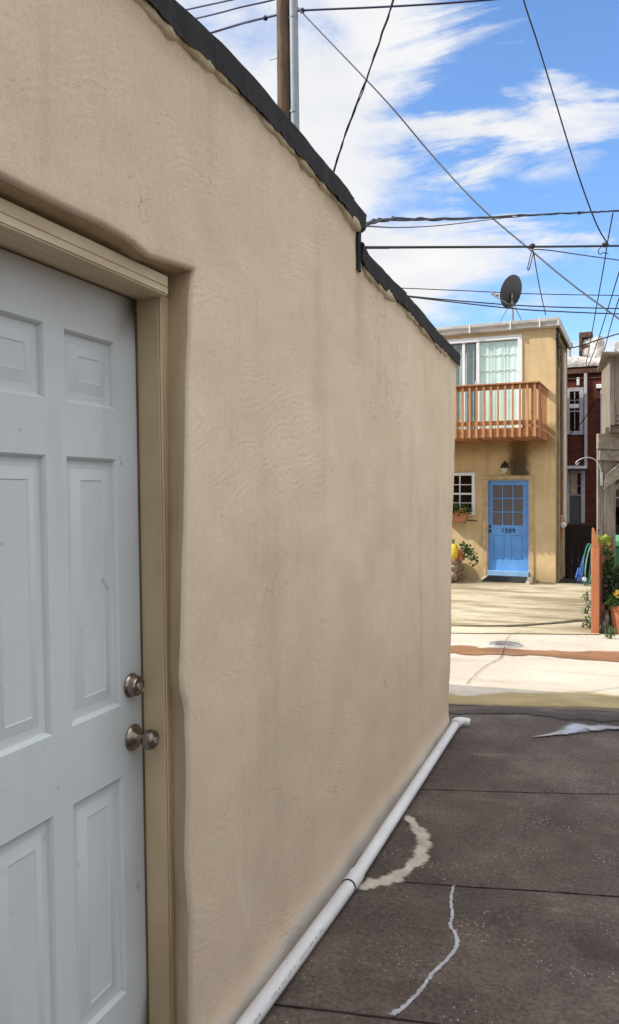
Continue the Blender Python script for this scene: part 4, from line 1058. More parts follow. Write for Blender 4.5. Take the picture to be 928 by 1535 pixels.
mb = MB(); xx = bp(853.5, 530, .5).x; mb.tube([(xx, .5, ZB+.1), (xx, .5, bp(853, 520, .5).z)], .06, 12); mb.tube([(xx-.0, .5, bp(853, 520, .5).z), (xx, .5, bp(853, 514.5, .5).z)], .12, 14); mb.build('roof_vent', M['lav_trim'], brk)
mb = MB(); xx = bp(907, 520, .6).x; 
mb.box((bp(921, 520, 1.5).x, 1.5, ZB), (bp(945, 520, 1.5).x, 2.2, bp(921, 512, 1.5).z)); mb.build('chimney', M['white_coat'], brk, .02)
win = sash_window(brk, *w1, y=.03, cols=2, rows=2, fw=.11, mat='lav_trim')
mb = MB(); mb.box((w1[0]+.1, -.05, bp(860, 612).z), (w1[1]-.13, .05, bp(860, 606).z)); mb.build('window_fan', M['white_vinyl'], win, .01)
mb = MB(); zm = lerp(w1[2], w1[3], .5)+.02
a_, b_ = w1[0]+.11, w1[1]-.11
mb.box(((a_+b_)/2-.012, -.02, zm), ((a_+b_)/2+.012, .02, w1[3]-.12)); mb.box((a_, -.018, lerp(zm, w1[3]-.12, .55)-.012), (b_, .018, lerp(zm, w1[3]-.12, .55)+.012)); mb.build('muntins', M['lav_trim'], win)
xx = bp(878.3, 600).x
mb = MB(); mb.box((xx-.05, -.10, bp(878, 703).z), (xx+.05, -.005, bp(878, 560).z)); mb.build('downspout', M['lav_trim'], brk, .015)
mb = MB(); xx = bp(867, 570).x; mb.box((xx-.05, -.05, bp(867, 578).z), (xx+.04, -.004, bp(867, 566).z)); mb.build('vent_pipe', M['white_vinyl'], brk, .01)
mb = MB(); xx = bp(902, 600).x; mb.box((xx-.04, -.09, bp(902, 690).z), (xx+.05, -.004, bp(902, 584).z)); mb.build('downspout', M['lav_trim'], brk, .01)
mb = MB(); xx = bp(898.5, 580).x; mb.box((xx-.09, -.14, bp(898, 583).z), (xx+.09, -.004, bp(898, 576.5).z)); mb.build('rain_head', M['white_vinyl'], brk, .015)
# storm door with canopy
mb = MB(); fw = .11
x0, x1, z0, z1 = d1
mb.box((x0-.02, -.03, z0), (x0+fw, .10, z1+.02)); mb.box((x1-fw, -.03, z0), (x1+.02, .10, z1+.02)); mb.box((x0+fw+.001, -.03, z1-.08), (x1-fw-.001, .10, z1+.018))
sdr = mb.build('back_door', M['lav_trim'], brk, .01)
zg0, zg1 = bp(862, 741).z, bp(862, 710).z
mb = MB(); mb.box((x0+fw+.002, .02, z0), (x1-fw-.002, .07, zg0-.04)); mb.build('door_panel', M['grey_panel'], sdr)
for q in (((x0+fw+.002, .01, zg0-.039), (x1-fw-.002, .07, zg0-.001)), ((x0+fw+.002, .02, zg0+.28), (x1-fw-.002, .05, zg0+.30))):
    mb = MB(); mb.box(*q); mb.build('door_rail', M['lav_trim'], sdr)
mb = MB(); mb.face([(x0+fw, .04, zg0), (x1-fw, .04, zg0), (x1-fw, .04, zg1), (x0+fw, .04, zg1)]); mb.build('pane', M['glass'], sdr, smooth=0)
mb = MB(); mb.box((x0+fw+.03, .06, zg0+.01), (x1-fw-.12, .07, zg1)); mb.build('reflection_panel', M['warm_reflection'], sdr)  # orange panel stands in for a warm reflection in the pane
mb = MB(); mb.hexa([Vector(q) for q in ((x0-.04, -.4, z1+.05), (x1+.10, -.4, z1+.05), (x1+.10, -.003, z1+.09), (x0-.04, -.003, z1+.09), (x0-.04, -.4, z1+.10), (x1+.10, -.4, z1+.10), (x1+.10, -.003, z1+.18), (x0-.04, -.003, z1+.18))]); mb.build('door_canopy', M['lav_trim'], brk, .01)
mb = MB()
for k in range(4): mb.box((x0-.3, -1.3+k*.3, -.1), (x1+.3, -.004 if k == 3 else -1.0+k*.3-.001, z0-.02-(3-k)*.2))
mb.build('back_steps', M['soil'], brk)
sash_window(brk, *w2_, y=.03, cols=1, rows=2, fw=.10, mat='lav_trim')

# unseen tall block added behind the ochre house to shade the passage
ro = dl((-3.2, 8.2, 0)); rh_ = thing('added_shade_rowhouse', 'unseen brick rowhouse added behind the ochre house to cast shade', 'house', ro, AH)
mb = MB(); mb.box((-2.6, -2.0, -.3), (2.25, 2.1, 6.2)); mb.build('wall', M['brick'], rh_, smooth=0)
mb = MB(); mb.box((-2.68, -2.06, 6.203), (2.32, 2.16, 6.32)); mb.build('roof', M['roof'], rh_, smooth=0)

# ================================================================= RIGHT WOODEN DECK
dk0 = P(915, 830, 12.0); dkz = gz(dk0.x, dk0.y)-.03
dk = thing('wooden_deck', 'weathered grey wooden deck post with boxed railing at the right edge', 'deck', (dk0.x, dk0.y, dkz))
def D(px, py, zc): return P(px, py, zc)-Vector((dk0.x, dk0.y, dkz))
def slab4(mb, a, b, c, d, th):       # board from four corner points with thickness away from camera
    a, b, c, d = (Vector(q) for q in (a, b, c, d)); n = (b-a).cross(d-a).normalized()
    if n.dot(FV) < 0: n = -n
    mb.hexa([a, b, c, d, a+n*th, b+n*th, c+n*th, d+n*th])
def post(mb, px0, px1, py0, zc, th, foot=True):
    a, b = D(px0, py0, zc), D(px1, py0, zc); a2, b2 = a.copy(), b.copy()
    a2.z = b2.z = 0 if foot is True else D(px0, foot, zc).z
    slab4(mb, a2, b2, b, a, th)
mb = MB(); post(mb, 904.5, 923, 690, 12.0, .16); mb.build('post', M['grey_wood'], dk, .006)
mb = MB(); post(mb, 896, 904, 670, 11.98, .05); mb.build('post', M['grey_wood'], dk, .004)
mb = MB(); slab4(mb, D(897, 672.5, 11.9), D(990, 677, 11.9), D(990, 648, 11.9), D(897, 650, 11.9), .09); slab4(mb, D(899, 689.5, 11.93), D(990, 695, 11.93), D(990, 677.5, 11.93), D(899, 673, 11.93), .10); mb.build('beam', M['grey_wood_h'], dk, .006)
mb = MB(); slab4(mb, D(906, 734, 11.9), D(909, 712, 11.9), D(975, 655, 11.9), D(985, 675, 11.9), .045); mb.build('brace', M['grey_wood_h'], dk, .005)
mb = MB(); slab4(mb, D(923, 735, 12.1), D(923, 729, 12.1), D(975, 700, 12.4), D(975, 708, 12.4), .04); slab4(mb, D(923, 700, 12.15), D(923, 694, 12.15), D(985, 694, 12.15), D(985, 700, 12.15), .04); mb.build('rail', M['grey_wood_h'], dk, .004)
# boxed railing above: left face goes back, front face faces camera
nearx, zn = 914.0, 11.6
for a, b, t_, bt in ((914.3, 921.6, 533, 637), (922.2, 933, 531, 636), (933.6, 944, 531, 636), (944.6, 955, 531, 636), (955.6, 966, 531, 636), (966.6, 977, 531, 636)):
    mb = MB(); slab4(mb, D(a, bt, zn), D(b, bt, zn), D(b, t_, zn), D(a, t_, zn), .025); mb.build('siding_board', M['grey_wood'], dk, .003)
lx = [(913.8, 11.6), (909.5, 12.1), (905.5, 12.6), (901.8, 13.1)]
for (xa, za), (xb, zb2) in zip(lx, lx[1:]):
    a = D(xa, 640, za); b = D(xb, 640, zb2); d = (b-a).normalized(); a = a+d*.006; b = b-d*.006
    a.z = b.z = D(908, 649, 12).z; ta, tb = a.copy(), b.copy(); ta.z = D(xa, lerp(530, 560, (za-11.6)/1.5), za).z; tb.z = D(xb, lerp(530, 560, (zb2-11.6)/1.5), zb2).z
    n = Vector((.02, .008, 0)); mb = MB(); mb.hexa([a, b, b+n, a+n, ta, tb, tb+n, ta+n]); mb.build('siding_board', M['grey_wood'], dk, .003)
mb = MB()
top = [D(902.5, 527, 11.35), D(990, 526, 11.35), D(990, 550, 13.4), D(895.5, 553, 13.4)]
dn = Vector((0, 0, -.035)); mb.hexa([q+dn for q in top]+top); mb.build('cap_roof', M['grey_wood_h'], dk, .004)
mb = MB(); slab4(mb, D(907, 650, 11.7), D(916, 650, 11.7), D(916, 640, 11.7), D(907, 640, 11.7), .10); slab4(mb, D(916.5, 648, 11.75), D(985, 648, 11.75), D(985, 638, 11.75), D(916.5, 638, 11.75), .1); mb.build('joist', M['grey_wood_h'], dk, .004)
for px, py in ((926, 623), (926, 631)):
    q = D(px, py, 11.6); mb = MB(); mb.lathe([(0, 0), (.016, 0), (.014, .008), (0, .012)], Matrix.Translation(q) @ (-FV).to_track_quat('Z', 'Y').to_matrix().to_4x4(), 10); mb.build('bolt', M['conduit_dk'], dk)
# plant hook
hk = [P(q[0], q[1], 11.9) for q in ((902, 712), (899, 700), (893, 690), (884, 686), (875, 686.5), (867, 690), (863.5, 694), (865, 696.5), (868, 693.5))]
hkt = thing('plant_hook', 'thin curved metal plant hook fixed to the wooden deck post', 'hook', hk[0])
mb = MB(); mb.tube([q-hk[0] for q in catmull(hk, 8)], .008, 8); mb.build('arm', M['metal_lt'], hkt)
mb = MB(); mb.box((-.02, -.0, -.16), (.02, .012, .04), Matrix.Rotation(TH, 4, 'Z')); mb.build('mount', M['metal_lt'], hkt, .003)

# ================================================================= FENCE
f0 = G(892, 950); fz_ = f0.z-.01
fen = thing('wooden_fence', 'orange stained wooden fence end with slanted post top beside the alley', 'fence', (f0.x, f0.y, fz_), R(-3))
pw_ = 11.5*10.0/F
zc0 = (f0-CAM).dot(FV); hpz = (950-818)/F*zc0; wpx = 11.5/F*zc0
mb = MB(); mb.box((-wpx/2, 0, 0), (wpx/2, .10, hpz-.012)); mb.build('post', M['redwood'], fen, .006)
mb = MB(); h2 = (950-790)/F*zc0
w = wpx/2
for q in (0,):
    a = [(-w+.006, 0, hpz), (w-.004, 0, hpz), (w-.010, 0, hpz+.05), (-w+.035, 0, h2-.01), (-w+.016, 0, h2), (-w+.010, 0, h2-.03)]
    b = [(x, .06, z) for x, y, z in a]
    mb.face(a); mb.face(b[::-1])
    for k in range(6): mb.face([a[k], a[(k+1) % 6], b[(k+1) % 6], b[k]])
mb.build('post_cap', M['redwood'], fen, .002)
for i in range(12):
    y = .13+i*.15; mb = MB(); hh = hpz-.04+.015*math.sin(i*2.1)
    mb.box((.005, y, .03), (.025, y+.142, hh)); mb.build('fence_board', M['redwood_shade'], fen, .003)
mb = MB()
for z in (.25, hpz-.22): mb.box((.0255, .101, z-.04), (.06, 1.95, z+.04))
mb.build('rail', M['redwood_shade'], fen, .004)
mb = MB(); mb.box((.0, 1.95, 0), (.09, 2.04, hpz)); mb.build('post', M['redwood_shade'], fen, .004)

# green bin
bq = P(932, 850, 12.6); bq.z = gz(bq.x, bq.y)-.02
bn = thing('wheelie_bin', 'green plastic wheelie bin behind the plants at the right edge', 'bin', bq, TH)
hb = P(932, 818, 12.6).z-bq.z; ht = P(932, 806, 12.6).z-bq.z
w = .24
mb = MB(); mb.hexa([Vector(q) for q in ((-w*.8, -.2, .06), (w*.8, -.2, .06), (w*.8, .22, .06), (-w*.8, .22, .06), (-w, -.27, hb), (w, -.27, hb), (w, .27, hb), (-w, .27, hb))]); mb.build('body', M['bin_green'], bn, .02)
mb = MB(); mb.hexa([Vector(q) for q in ((-w-.03, -.31, hb+.002), (w+.03, -.31, hb+.002), (w+.03, .30, hb+.002), (-w-.03, .30, hb+.002), (-w-.02, -.29, ht-.02), (w+.02, -.29, ht-.02), (w+.02, .30, ht+.03), (-w-.02, .30, ht+.03))]); mb.build('lid', M['bin_lid'], bn, .02)
for s in (-1, 1):
    mb = MB(); mb.lathe([(0, -.025), (.09, -.025), (.10, 0), (.09, .025), (0, .025)], Matrix.Translation((s*w*.78, .25, .10)) @ Matrix.Rotation(R(90), 4, 'Y'), 18); mb.build('wheel', M['black'], bn)

# plants at right
def bush(name, label, cat, pos, clumps, size, mat, n, stem=True, seed=1, group=None):
    t = thing(name, label, cat, pos, 0, group); rl = random.Random(seed); mb = MB()
    for c, r in clumps: leaves(mb, c, r, n, size, rnd=rl)
    mb.build('foliage', M[mat], t, smooth=0, weld=False)
    if stem:
        mb = MB()
        for c, r in clumps:
            a = Vector((rl.uniform(-.03, .03), rl.uniform(-.03, .03), 0)); b = Vector(c)
            mb.tube(catmull([a, a.lerp(b, .5)+Vector((rl.uniform(-.04, .04), rl.uniform(-.04, .04), .05)), b+Vector((0, 0, r[2]*.4))], 5), [.012-.008*k/10 for k in range(11)], 6)
        mb.build('stem', M['stem'], t)
    return t
vb = P(904, 900, 11.2); vb.z = gz(vb.x, vb.y)-.02
def rel(px, py, zc, o): return P(px, py, zc)-o
bush('lime_shrub', 'bright lime green leafy shrub standing behind the orange fence post', 'shrub', vb, [(rel(902, 815, 11.2, vb), (.07, .07, .09)), (rel(897, 822, 11.2, vb), (.06, .06, .07)), (rel(907, 812, 11.3, vb), (.05, .05, .07)), (rel(903, 830, 11.2, vb), (.05, .05, .06))], .055, 'leaf_lime', 60, seed=3)
vb2 = P(915, 905, 11.0); vb2.z = gz(vb2.x, vb2.y)-.02
bush('drooping_shrub', 'olive green drooping shrub between the fence and the green bin', 'shrub', vb2, [(rel(911, 836, 11, vb2), (.06, .06, .10)), (rel(913, 850, 11, vb2), (.08, .06, .09)), (rel(909, 862, 11, vb2), (.05, .06, .09)), (rel(920, 856, 11, vb2), (.09, .07, .06))], .055, 'leaf', 80, seed=4)
vb3 = P(926, 925, 10.9); vb3.z = gz(vb3.x, vb3.y)-.02
bush('dark_bush', 'dense dark shaded bush behind the flower pot', 'bush', vb3, [(rel(920, 880, 10.9, vb3), (.14, .14, .16)), (rel(930, 872, 10.9, vb3), (.16, .14, .16)), (rel(924, 900, 10.9, vb3), (.14, .14, .12)), (rel(942, 890, 11, vb3), (.18, .16, .2)), (rel(915, 905, 11, vb3), (.09, .1, .1))], .06, 'leaf_dark', 150, seed=5)
fp = G(930, 951); fpt = thing('flower_pot', 'large terracotta pot of yellow flowers at the edge of the alley', 'flower pot', (fp.x, fp.y+.12, fp.z))
hpot = 43/F*9.9
mb = MB(); mb.lathe([(0, 0), (.088, 0), (.095, .01), (.122, hpot*.80), (.132, hpot*.81), (.136, hpot), (.118, hpot), (.11, hpot*.85), (0, hpot*.85)], None, 32); mb.build('pot', M['terracotta'], fpt)
mb = MB(); rl = random.Random(6)
for k in range(12): leaves(mb, (rl.uniform(-.12, .1), rl.uniform(-.08, .08), hpot+rl.uniform(0, .09)), (.06, .06, .06), 22, .06, rnd=rl)
mb.build('foliage', M['leaf'], fpt, smooth=0, weld=False)
mb = MB()
for c in ((-.03, -.06, hpot+.14), (.06, -.05, hpot+.15), (.0, .04, hpot+.16)): leaves(mb, c, (.035, .035, .025), 30, .04, rnd=rl)
mb.build('flowers', M['petal'], fpt, smooth=0, weld=False)
WL2 = ['grey green weed at the foot of the concrete pad nearest the house', 'pale weed tuft halfway along the left side of the fence', 'green weed clump just left of the orange fence post', 'small leafy weed at the base of the flower pot', 'low green weed below the flower pot by the alley']
for k, (px, py, r, m_) in enumerate(((880, 901, .09, 'leaf_grey'), (880, 921, .09, 'leaf_grey'), (882, 943, .09, 'leaf'), (909, 950, .05, 'leaf_grey'), (916, 957, .07, 'leaf'))):
    g = G(px, py); g.z -= .005
    bush('weed', WL2[k], 'weed', g, [((0, 0, r*.8), (r*.7, r*.7, r)), ((r*.3, r*.4, r*1.5), (r*.5, r*.5, r*.8)), ((-r*.4, .02, r*.6), (r*.5, r*.5, r*.5))], .035, m_, 20, seed=20+k, group='weeds along the pad and fence')

gq = dl((.08, 1.0, 0)); gq.z = gz(gq.x, gq.y)-.03  # near-black boards added in place of the passage's deep shade
pg = thing('passage_backdrop', 'added near-black board gate closing the shaded passage beside the ochre house', 'backdrop', gq, AH)
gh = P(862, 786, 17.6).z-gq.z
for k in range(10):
    mb = MB(); mb.box((k*.145, 0, .04), (k*.145+.138, .022, gh+.012*math.sin(k*1.9))); mb.build('backdrop_board', M['passage_dark'], pg, .003)
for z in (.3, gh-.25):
    mb = MB(); mb.box((0, .0225, z-.045), (1.45, .06, z+.045)); mb.build('rail', M['passage_dark'], pg)
# hose and blue folded frame in the passage
HZ = 16.1; hq = P(879, 868, HZ); hq.z = gz(hq.x, hq.y)+.0
hs_ = thing('garden_hose', 'coiled teal garden hose hanging in the shade left of the fence', 'hose', hq)
mb = MB(); rh = random.Random(2)
for k in range(5):
    pts = []
    for i in range(41):
        a = 2*math.pi*i/40; r = .10+.012*k; pts.append(RV*(math.cos(a)*r*(.75+.1*k)-.03+.03*k)+Vector((0, 0, .44+math.sin(a)*(.42-.01*k)))+FV*(.03*k)+RV*(.10*(.4+math.sin(a)*.4)))
    mb.tube(pts, .013, 8)
mb.build('coil', M['hose'], hs_)
mb = MB(); pts = []
for i in range(41):
    a = 2*math.pi*i/40; pts.append(RV*(math.cos(a)*.07+.05)+Vector((0, 0, .42+math.sin(a)*.41))-FV*.03+RV*(.05*math.sin(a)))
mb.tube(pts, .013, 8); mb.build('loose_loop', M['hose_pale'], hs_)
bq2 = P(869, 872, HZ-.1); bq2.z = gz(bq2.x, bq2.y)
fc = thing('folded_cart', 'blue folded metal frame leaning in the dark passage beside the hose', 'cart', bq2)
def BQ(px, py, zc=14.1):
    q = P(px, py, zc-14.1+HZ-.1)-bq2
    return q
mb = MB()
for a, b, zc in (((866, 871), (875, 834), 14.1), ((871, 872), (879, 838), 14.15), ((863, 866), (867, 852), 14.05), ((874, 870), (872, 848), 14.2)): mb.tube([BQ(*a, zc), BQ(*b, zc+.2)], .016, 8)
mb.tube([BQ(866, 860), BQ(873, 862)], .012, 8); mb.tube([BQ(870, 848, 14.2), BQ(877, 850, 14.25)], .012, 8); mb.build('frame', M['blue_metal'], fc)
mb = MB(); slab4(mb, BQ(866, 868), BQ(872, 869), BQ(874, 852, 14.2), BQ(869, 850, 14.2), .02); mb.build('shelf', M['blue_metal'], fc)
mb = MB(); q = BQ(876, 868); mb.lathe([(0, -.02), (.04, -.02), (.045, 0), (.04, .02), (0, .02)], Matrix.Translation(q) @ (-FV).to_track_quat('Z', 'Y').to_matrix().to_4x4(), 16); mb.build('wheel', M['white_vinyl'], fc)

# ================================================================= POLE AND WIRES
ZP = 20.0
pb = P(427, 736, ZP); pb.z = -.45
up = thing('utility_pole', 'brown wooden utility pole rising behind the garage roof', 'utility pole', pb)
top = P(422, -260, ZP)-pb; q1 = P(426, 150, ZP)-pb
mb = MB(); d = (top-q1); bot = q1-d*(q1.z/d.z); mb.tube([bot.lerp(top, k/10) for k in range(11)], [.195-.003*k for k in range(11)], 20); mb.build('shaft', M['pole_wood'], up)
mb = MB(); c_t = P(439, -60, ZP-.1)-pb; c_b = P(442, 170, ZP-.1)-pb; d2 = c_t-c_b; mb.tube([c_b-d2*(c_b.z/d2.z), c_b+d2*.0, c_t], .115, 18); mb.tube([P(441.3, 166, ZP-.1)-pb, P(441.4, 170, ZP-.1)-pb], .125, 18); mb.tube([P(439.9, 26, ZP-.1)-pb, P(440, 28, ZP-.1)-pb], .122, 18); mb.build('riser_conduit', M['galv'], up)
mb = MB(); mb.tube([P(415, 87, ZP)-pb, P(405, 90, ZP)-pb, P(404, 87.5, ZP)-pb], .012, 8); mb.build('pole_step', M['metal_lt'], up)
mb = MB(); a = P(424, -190, ZP)-pb; mb.bar(a-RV*1.3, a+RV*1.3, .10, .12); mb.build('crossarm', M['pole_wood'], up, .01)

def wire(label, pts, wpx, mat='wire', twist=0, name='overhead_wire', group=None, bulbs=()):
    """pts: (px, py, distance); wpx: width in px of the photograph"""
    w_ = [P(*q) for q in pts]
    if pts[-1][0] > 935: w_.append(w_[-1]+(w_[-1]-w_[-2]).normalized()*9)
    if pts[-1][0] <= 200: w_.append(w_[-1]+(w_[-1]-w_[-2]).normalized()*9)
    if pts[0][1] < -100 or (pts[0][0] in (560, 520)): w_.insert(0, w_[0]+(w_[0]-w_[1]).normalized()*8)
    c = catmull(w_, 14); o = c[0].copy()
    zc = [(p-CAM).dot(FV) for p in c]
    mb = MB()
    rr = [wpx/2*z/F for z in zc]
    if len(pts) > 1:
        rmean = sum(rr)/len(rr); rr = [lerp(rmean, r, .35) for r in rr]
    if not twist:
        mb.tube([p-o for p in c], rr, 6)
    else:
        c = catmull(c, 4); n = len(c)
        rm = sum(rr)/len(rr)
        for k in range(twist):
            pts2 = []
            for i, p in enumerate(c):
                a = i*.085+2*math.pi*k/twist+2.2*noise.noise(Vector((i*.02, k, 0)))
                r = rm*(.62+.8*noise.noise(Vector((i*.03, 7, k))))
                pts2.append(p-o+RV*math.cos(a)*r+Vector((0, 0, math.sin(a)*r)))
            mb.tube(pts2, rm*.55, 6)
    for px, py, z, s in bulbs:
        q = P(px, py, z)-o; mb.lathe([(0, -s), (s*.8, -s*.6), (s, 0), (s*.8, s*.6), (0, s)], Matrix.Translation(q), 10)
    ob = mb.build(name, M[mat], None); ob.location = o
    tag(ob, label, 'wire', group or 'overhead wires'); return ob
g_near, g_far = P(600, 0, 1), None
wire('thick twisted black cable coming down steeply onto the garage roof', [(640,-160,6.2),(606,-50,6.2),(588,5,6.2),(566,70,6.25),(545,130,6.3),(520,195,6.4),(503,248,6.5),(494,285,6.55)], 3.2, twist=3)
wire('long thin black wire sloping from the pole down to the right edge', [(441,2,19.5),(447,12,19.3),(470,37,19),(540,110,18),(590,164,17.5),(650,235,17),(720,310,16),(798,377,15),(860,428,14),(928,478,13),(1010,540,12)], 2.3)
wire('black wire falling steeply from the top right to the level cable', [(752,-120,11),(785,0,11.5),(806,65,11.8),(832,150,12),(858,235,12.3),(880,300,12.6),(897,342,12.8),(912,367,13)], 2.2)
wire('level dark wire crossing right from the pole at the top of the picture', [(432,18,20),(455,15.5,19.8),(560,11,19),(650,6,18.4),(740,-1,18),(900,-14,17)], 3.0, 'wire_blue', bulbs=((453,16,19.8,.07),))
wire('lowest dark wire left of the pole with a small clamp', [(422,20,20),(413,23,20.2),(375,32,21),(337,43,22),(200,85,25)], 3.2, 'wire_blue', bulbs=((398,27,20.5,.07),))
wire('middle dark wire left of the pole', [(424,-6,20),(405,1,20.3),(360,11,21),(318,22,22),(200,50,25)], 2.4, 'wire_blue')
wire('topmost dark wire left of the pole', [(424,-18,20),(346,0,21.5),(305,9,22.5),(200,32,25)], 2.4, 'wire_blue')
wire('thick twisted cable bundle from the step in the garage roof to the right', [(540,346,3.95),(552,334,4.6),(580,329,5.5),(640,328.5,7),(700,327,8.5),(770,324,10),(840,320,11.5),(890,318,12.3),(928,316,13),(1040,308,15)], 3.4, twist=3, bulbs=((589,327,5.8,.016),(868,319,12,.03)))
wire('thin slack wire just under the twisted cable bundle', [(548,339,4.1),(600,341,6),(660,338,7.5),(720,331,9),(768,325,10)], 1.6)
wire('straight thick black cable running level below the cable bundle', [(520,371,8.3),(552,371,8.5),(650,370.5,9.5),(760,370,10.8),(850,369.5,12),(928,368.5,13),(1050,367,15)], 3.8, bulbs=((798,369,11.3,.045),(906,367,12.7,.045)))
wire('thin wire sagging right from the clamp on the level cable', [(797,377,11.3),(803,374,11.4),(830,376,11.8),(870,382,12.4),(928,390,13.2),(1010,402,14)], 1.5)
wire('thin wire dropping from the level cable to the corner of the gutter', [(800,377,11.5),(803,398,12.5),(810,436,14.5),(818,472,16.3)], 1.5)
wire('small loose wire loop hanging from the level cable', [(798,374,11.3),(794,388,11.3),(791,402,11.3),(793,404,11.3),(797,390,11.3),(800,379,11.3)], 1.5)
wire('thin grey wire crossing just above the middle of the satellite dish', [(560,430.5,14.5),(605,432,15),(700,436,15.4),(800,440.5,15.8),(928,443,16.2),(1040,445,16.5)], 1.5)
wire('upper of two dark wires crossing at the foot of the satellite dish', [(560,437,14.2),(615,444,14.5),(700,452,14.9),(800,459,15.2),(928,462.5,15.6),(1040,464,16)], 1.9)
wire('lower of two dark wires crossing at the foot of the satellite dish', [(560,437,14.1),(615,445,14.3),(690,454,14.7),(780,463.5,15),(860,468,15.3),(928,470.5,15.6),(1040,473,16)], 1.9)
wire('thin wire dropping from the cable clamp to the brick house chimney', [(919,319,13),(911,362,13.5),(905,400,15),(896,450,18),(885,512,23),(878,548,26.8)], 1.5)
wire('left of two thin wires descending at the right edge to the brick house', [(945,350,12),(928,408,14),(910,467,18),(893,520,23),(879,556,26.8)], 1.5)
wire('rightmost thin wire descending steeply at the right edge', [(948,385,12),(928,447,14),(915,490,18),(906,525,24)], 1.5)
wire('black wire from the right edge to the eave of the ochre house', [(960,492,13),(928,500,14.5),(895,510,16),(868,519,17),(848,522,17),(838,518,16.9)], 1.9)
wire('curled loose wire hanging beside the clamp at the right of the level cable', [(901,370,12.7),(897,376,12.7),(899,381,12.7),(905,379,12.7),(912,380,12.7)], 1.4)
wire('thin loose wire crossing the brick house window', [(893,600,24),(878,625,25),(866,640,26),(850,655,26.5),(843,668,26.6)], 1.3)

# ================================================================= LIGHT, SKY, CAMERA
SUN_EL = R(39); AZ = R(66)            # light travels towards AZ (clockwise from +Y)
sun = bpy.data.lights.new('sun', 'SUN'); sun.energy = 5.0; sun.angle = R(.53); sun.color = (1.0, .93, .82)
so = bpy.data.objects.new('sun', sun); COL.objects.link(so)
dirv = Vector((math.sin(AZ)*math.cos(SUN_EL), math.cos(AZ)*math.cos(SUN_EL), -math.sin(SUN_EL)))
so.rotation_euler = dirv.to_track_quat('-Z', 'Y').to_euler(); so.location = (-20, -8, 20)

wd = bpy.data.worlds.new('World'); scene.world = wd; wd.use_nodes = True; nt = wd.node_tree
bg = nt.nodes['Background']; bg.inputs['Strength'].default_value = .15
sky = N(nt, 'ShaderNodeTexSky'); sky.sky_type = 'NISHITA'; sky.sun_disc = False; sky.sun_elevation = SUN_EL; sky.sun_rotation = AZ+math.pi
sky.altitude = 50; sky.air_density = 1.0; sky.dust_density = .6; sky.ozone_density = 1.5
tc = N(nt, 'ShaderNodeTexCoord'); x, y, z = sep(nt, tc.outputs['Generated'])
zz_ = math_(nt, 'ADD', math_(nt, 'MAXIMUM', z, 0.0), .16)
cb = N(nt, 'ShaderNodeCombineXYZ'); L(nt, math_(nt, 'DIVIDE', x, zz_), cb.inputs[0]); L(nt, math_(nt, 'DIVIDE', y, zz_), cb.inputs[1])
mp = N(nt, 'ShaderNodeMapping'); mp.inputs['Location'].default_value = (1.35, .4, 0); mp.inputs['Rotation'].default_value = (0, 0, R(25)); mp.inputs['Scale'].default_value = (1.0, 1.0, 1)
L(nt, cb.outputs[0], mp.inputs[0])
mp2 = N(nt, 'ShaderNodeMapping'); mp2.inputs['Rotation'].default_value = (0, 0, R(-35)); mp2.inputs['Scale'].default_value = (.7, 2.2, 1); L(nt, cb.outputs[0], mp2.inputs[0]); coords_dir = mp2.outputs[0]
n1 = noise_(nt, mp.outputs[0], .95, 9, .56, .35)
n2 = noise_(nt, mp.outputs[0], 3.0, 8, .6, .3)
cl = math_(nt, 'ADD', math_(nt, 'MULTIPLY', n1, .68), math_(nt, 'MULTIPLY', n2, .32))
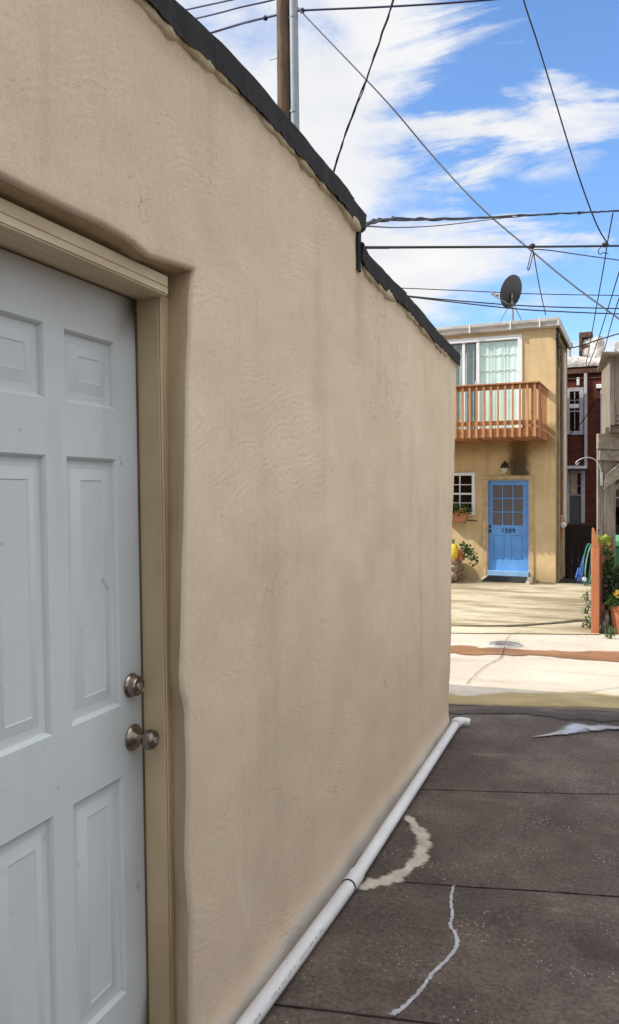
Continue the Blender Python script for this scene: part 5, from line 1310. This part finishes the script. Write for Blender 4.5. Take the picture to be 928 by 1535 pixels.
# a clear patch of blue to the right, mid height
def blob(d, lo, hi):
    d = d.normalized(); dp = N(nt, 'ShaderNodeVectorMath', operation='DOT_PRODUCT'); L(nt, tc.outputs['Generated'], dp.inputs[0]); dp.inputs[1].default_value = d
    return sstep(nt, dp.outputs['Value'], lo, hi)
clear = blob(P(850, 235, 1)-CAM, .968, .996)
white = blob(P(600, 250, 1)-CAM, .95, .995)
side = blob(Vector((1, .1, .45)), .25, .8)  # unseen side cloud added to whiten the fill light
wisp = noise_(nt, coords_dir, 1.6, 8, .62, .9)
top_r = blob(P(840, 60, 1)-CAM, .966, .994)
band = math_(nt, 'MULTIPLY', sstep(nt, z, .20, .27), math_(nt, 'SUBTRACT', 1.0, sstep(nt, z, .29, .335)))
cl = math_(nt, 'SUBTRACT', cl, math_(nt, 'MULTIPLY', clear, .19)); cl = math_(nt, 'ADD', cl, math_(nt, 'MULTIPLY', white, .06))
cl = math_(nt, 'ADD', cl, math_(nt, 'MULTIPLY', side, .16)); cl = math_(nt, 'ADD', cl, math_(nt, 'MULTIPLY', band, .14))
cl = math_(nt, 'ADD', cl, math_(nt, 'MULTIPLY', top_r, math_(nt, 'MULTIPLY', sstep(nt, wisp, .36, .62), .21)))
mask = sstep(nt, cl, .435, .575)
shade = ramp(nt, noise_(nt, mp.outputs[0], 2.2, 5, .6), [(.35, (5.5, 5.65, 6.0)), (.65, (6.6, 6.55, 6.45))])
skyc = mix(nt, 1.0, sky.outputs[0], (1.12, 1.42, 1.75), 'MULTIPLY')
# unseen overhead cloud, added and boosted as fill light for the shaded areas
zenith_fill = sstep(nt, z, .60, .85)
full = mix(nt, math_(nt, 'MAXIMUM', mask, math_(nt, 'MULTIPLY', zenith_fill, .92)), skyc, shade)
gain = math_(nt, 'MULTIPLY_ADD', zenith_fill, 1.8, 1.0)
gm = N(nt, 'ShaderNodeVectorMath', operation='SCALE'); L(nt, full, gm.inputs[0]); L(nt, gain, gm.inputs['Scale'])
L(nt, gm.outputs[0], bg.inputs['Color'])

cam = bpy.data.cameras.new('camera'); co = bpy.data.objects.new('camera', cam); COL.objects.link(co); scene.camera = co
co.location = CAM; co.rotation_euler = (R(90), 0, TH)
cam.sensor_fit = 'VERTICAL'; cam.sensor_height = 36; cam.lens = F/1535*36; cam.shift_y = (HY-767.5)/1535
cam.clip_start = .05; cam.clip_end = 1000
scene.view_settings.view_transform = 'Standard'; scene.view_settings.look = 'None'; scene.view_settings.exposure = 0
scene.render.engine = 'CYCLES'
scene.cycles.max_bounces = 8; scene.cycles.transparent_max_bounces = 8
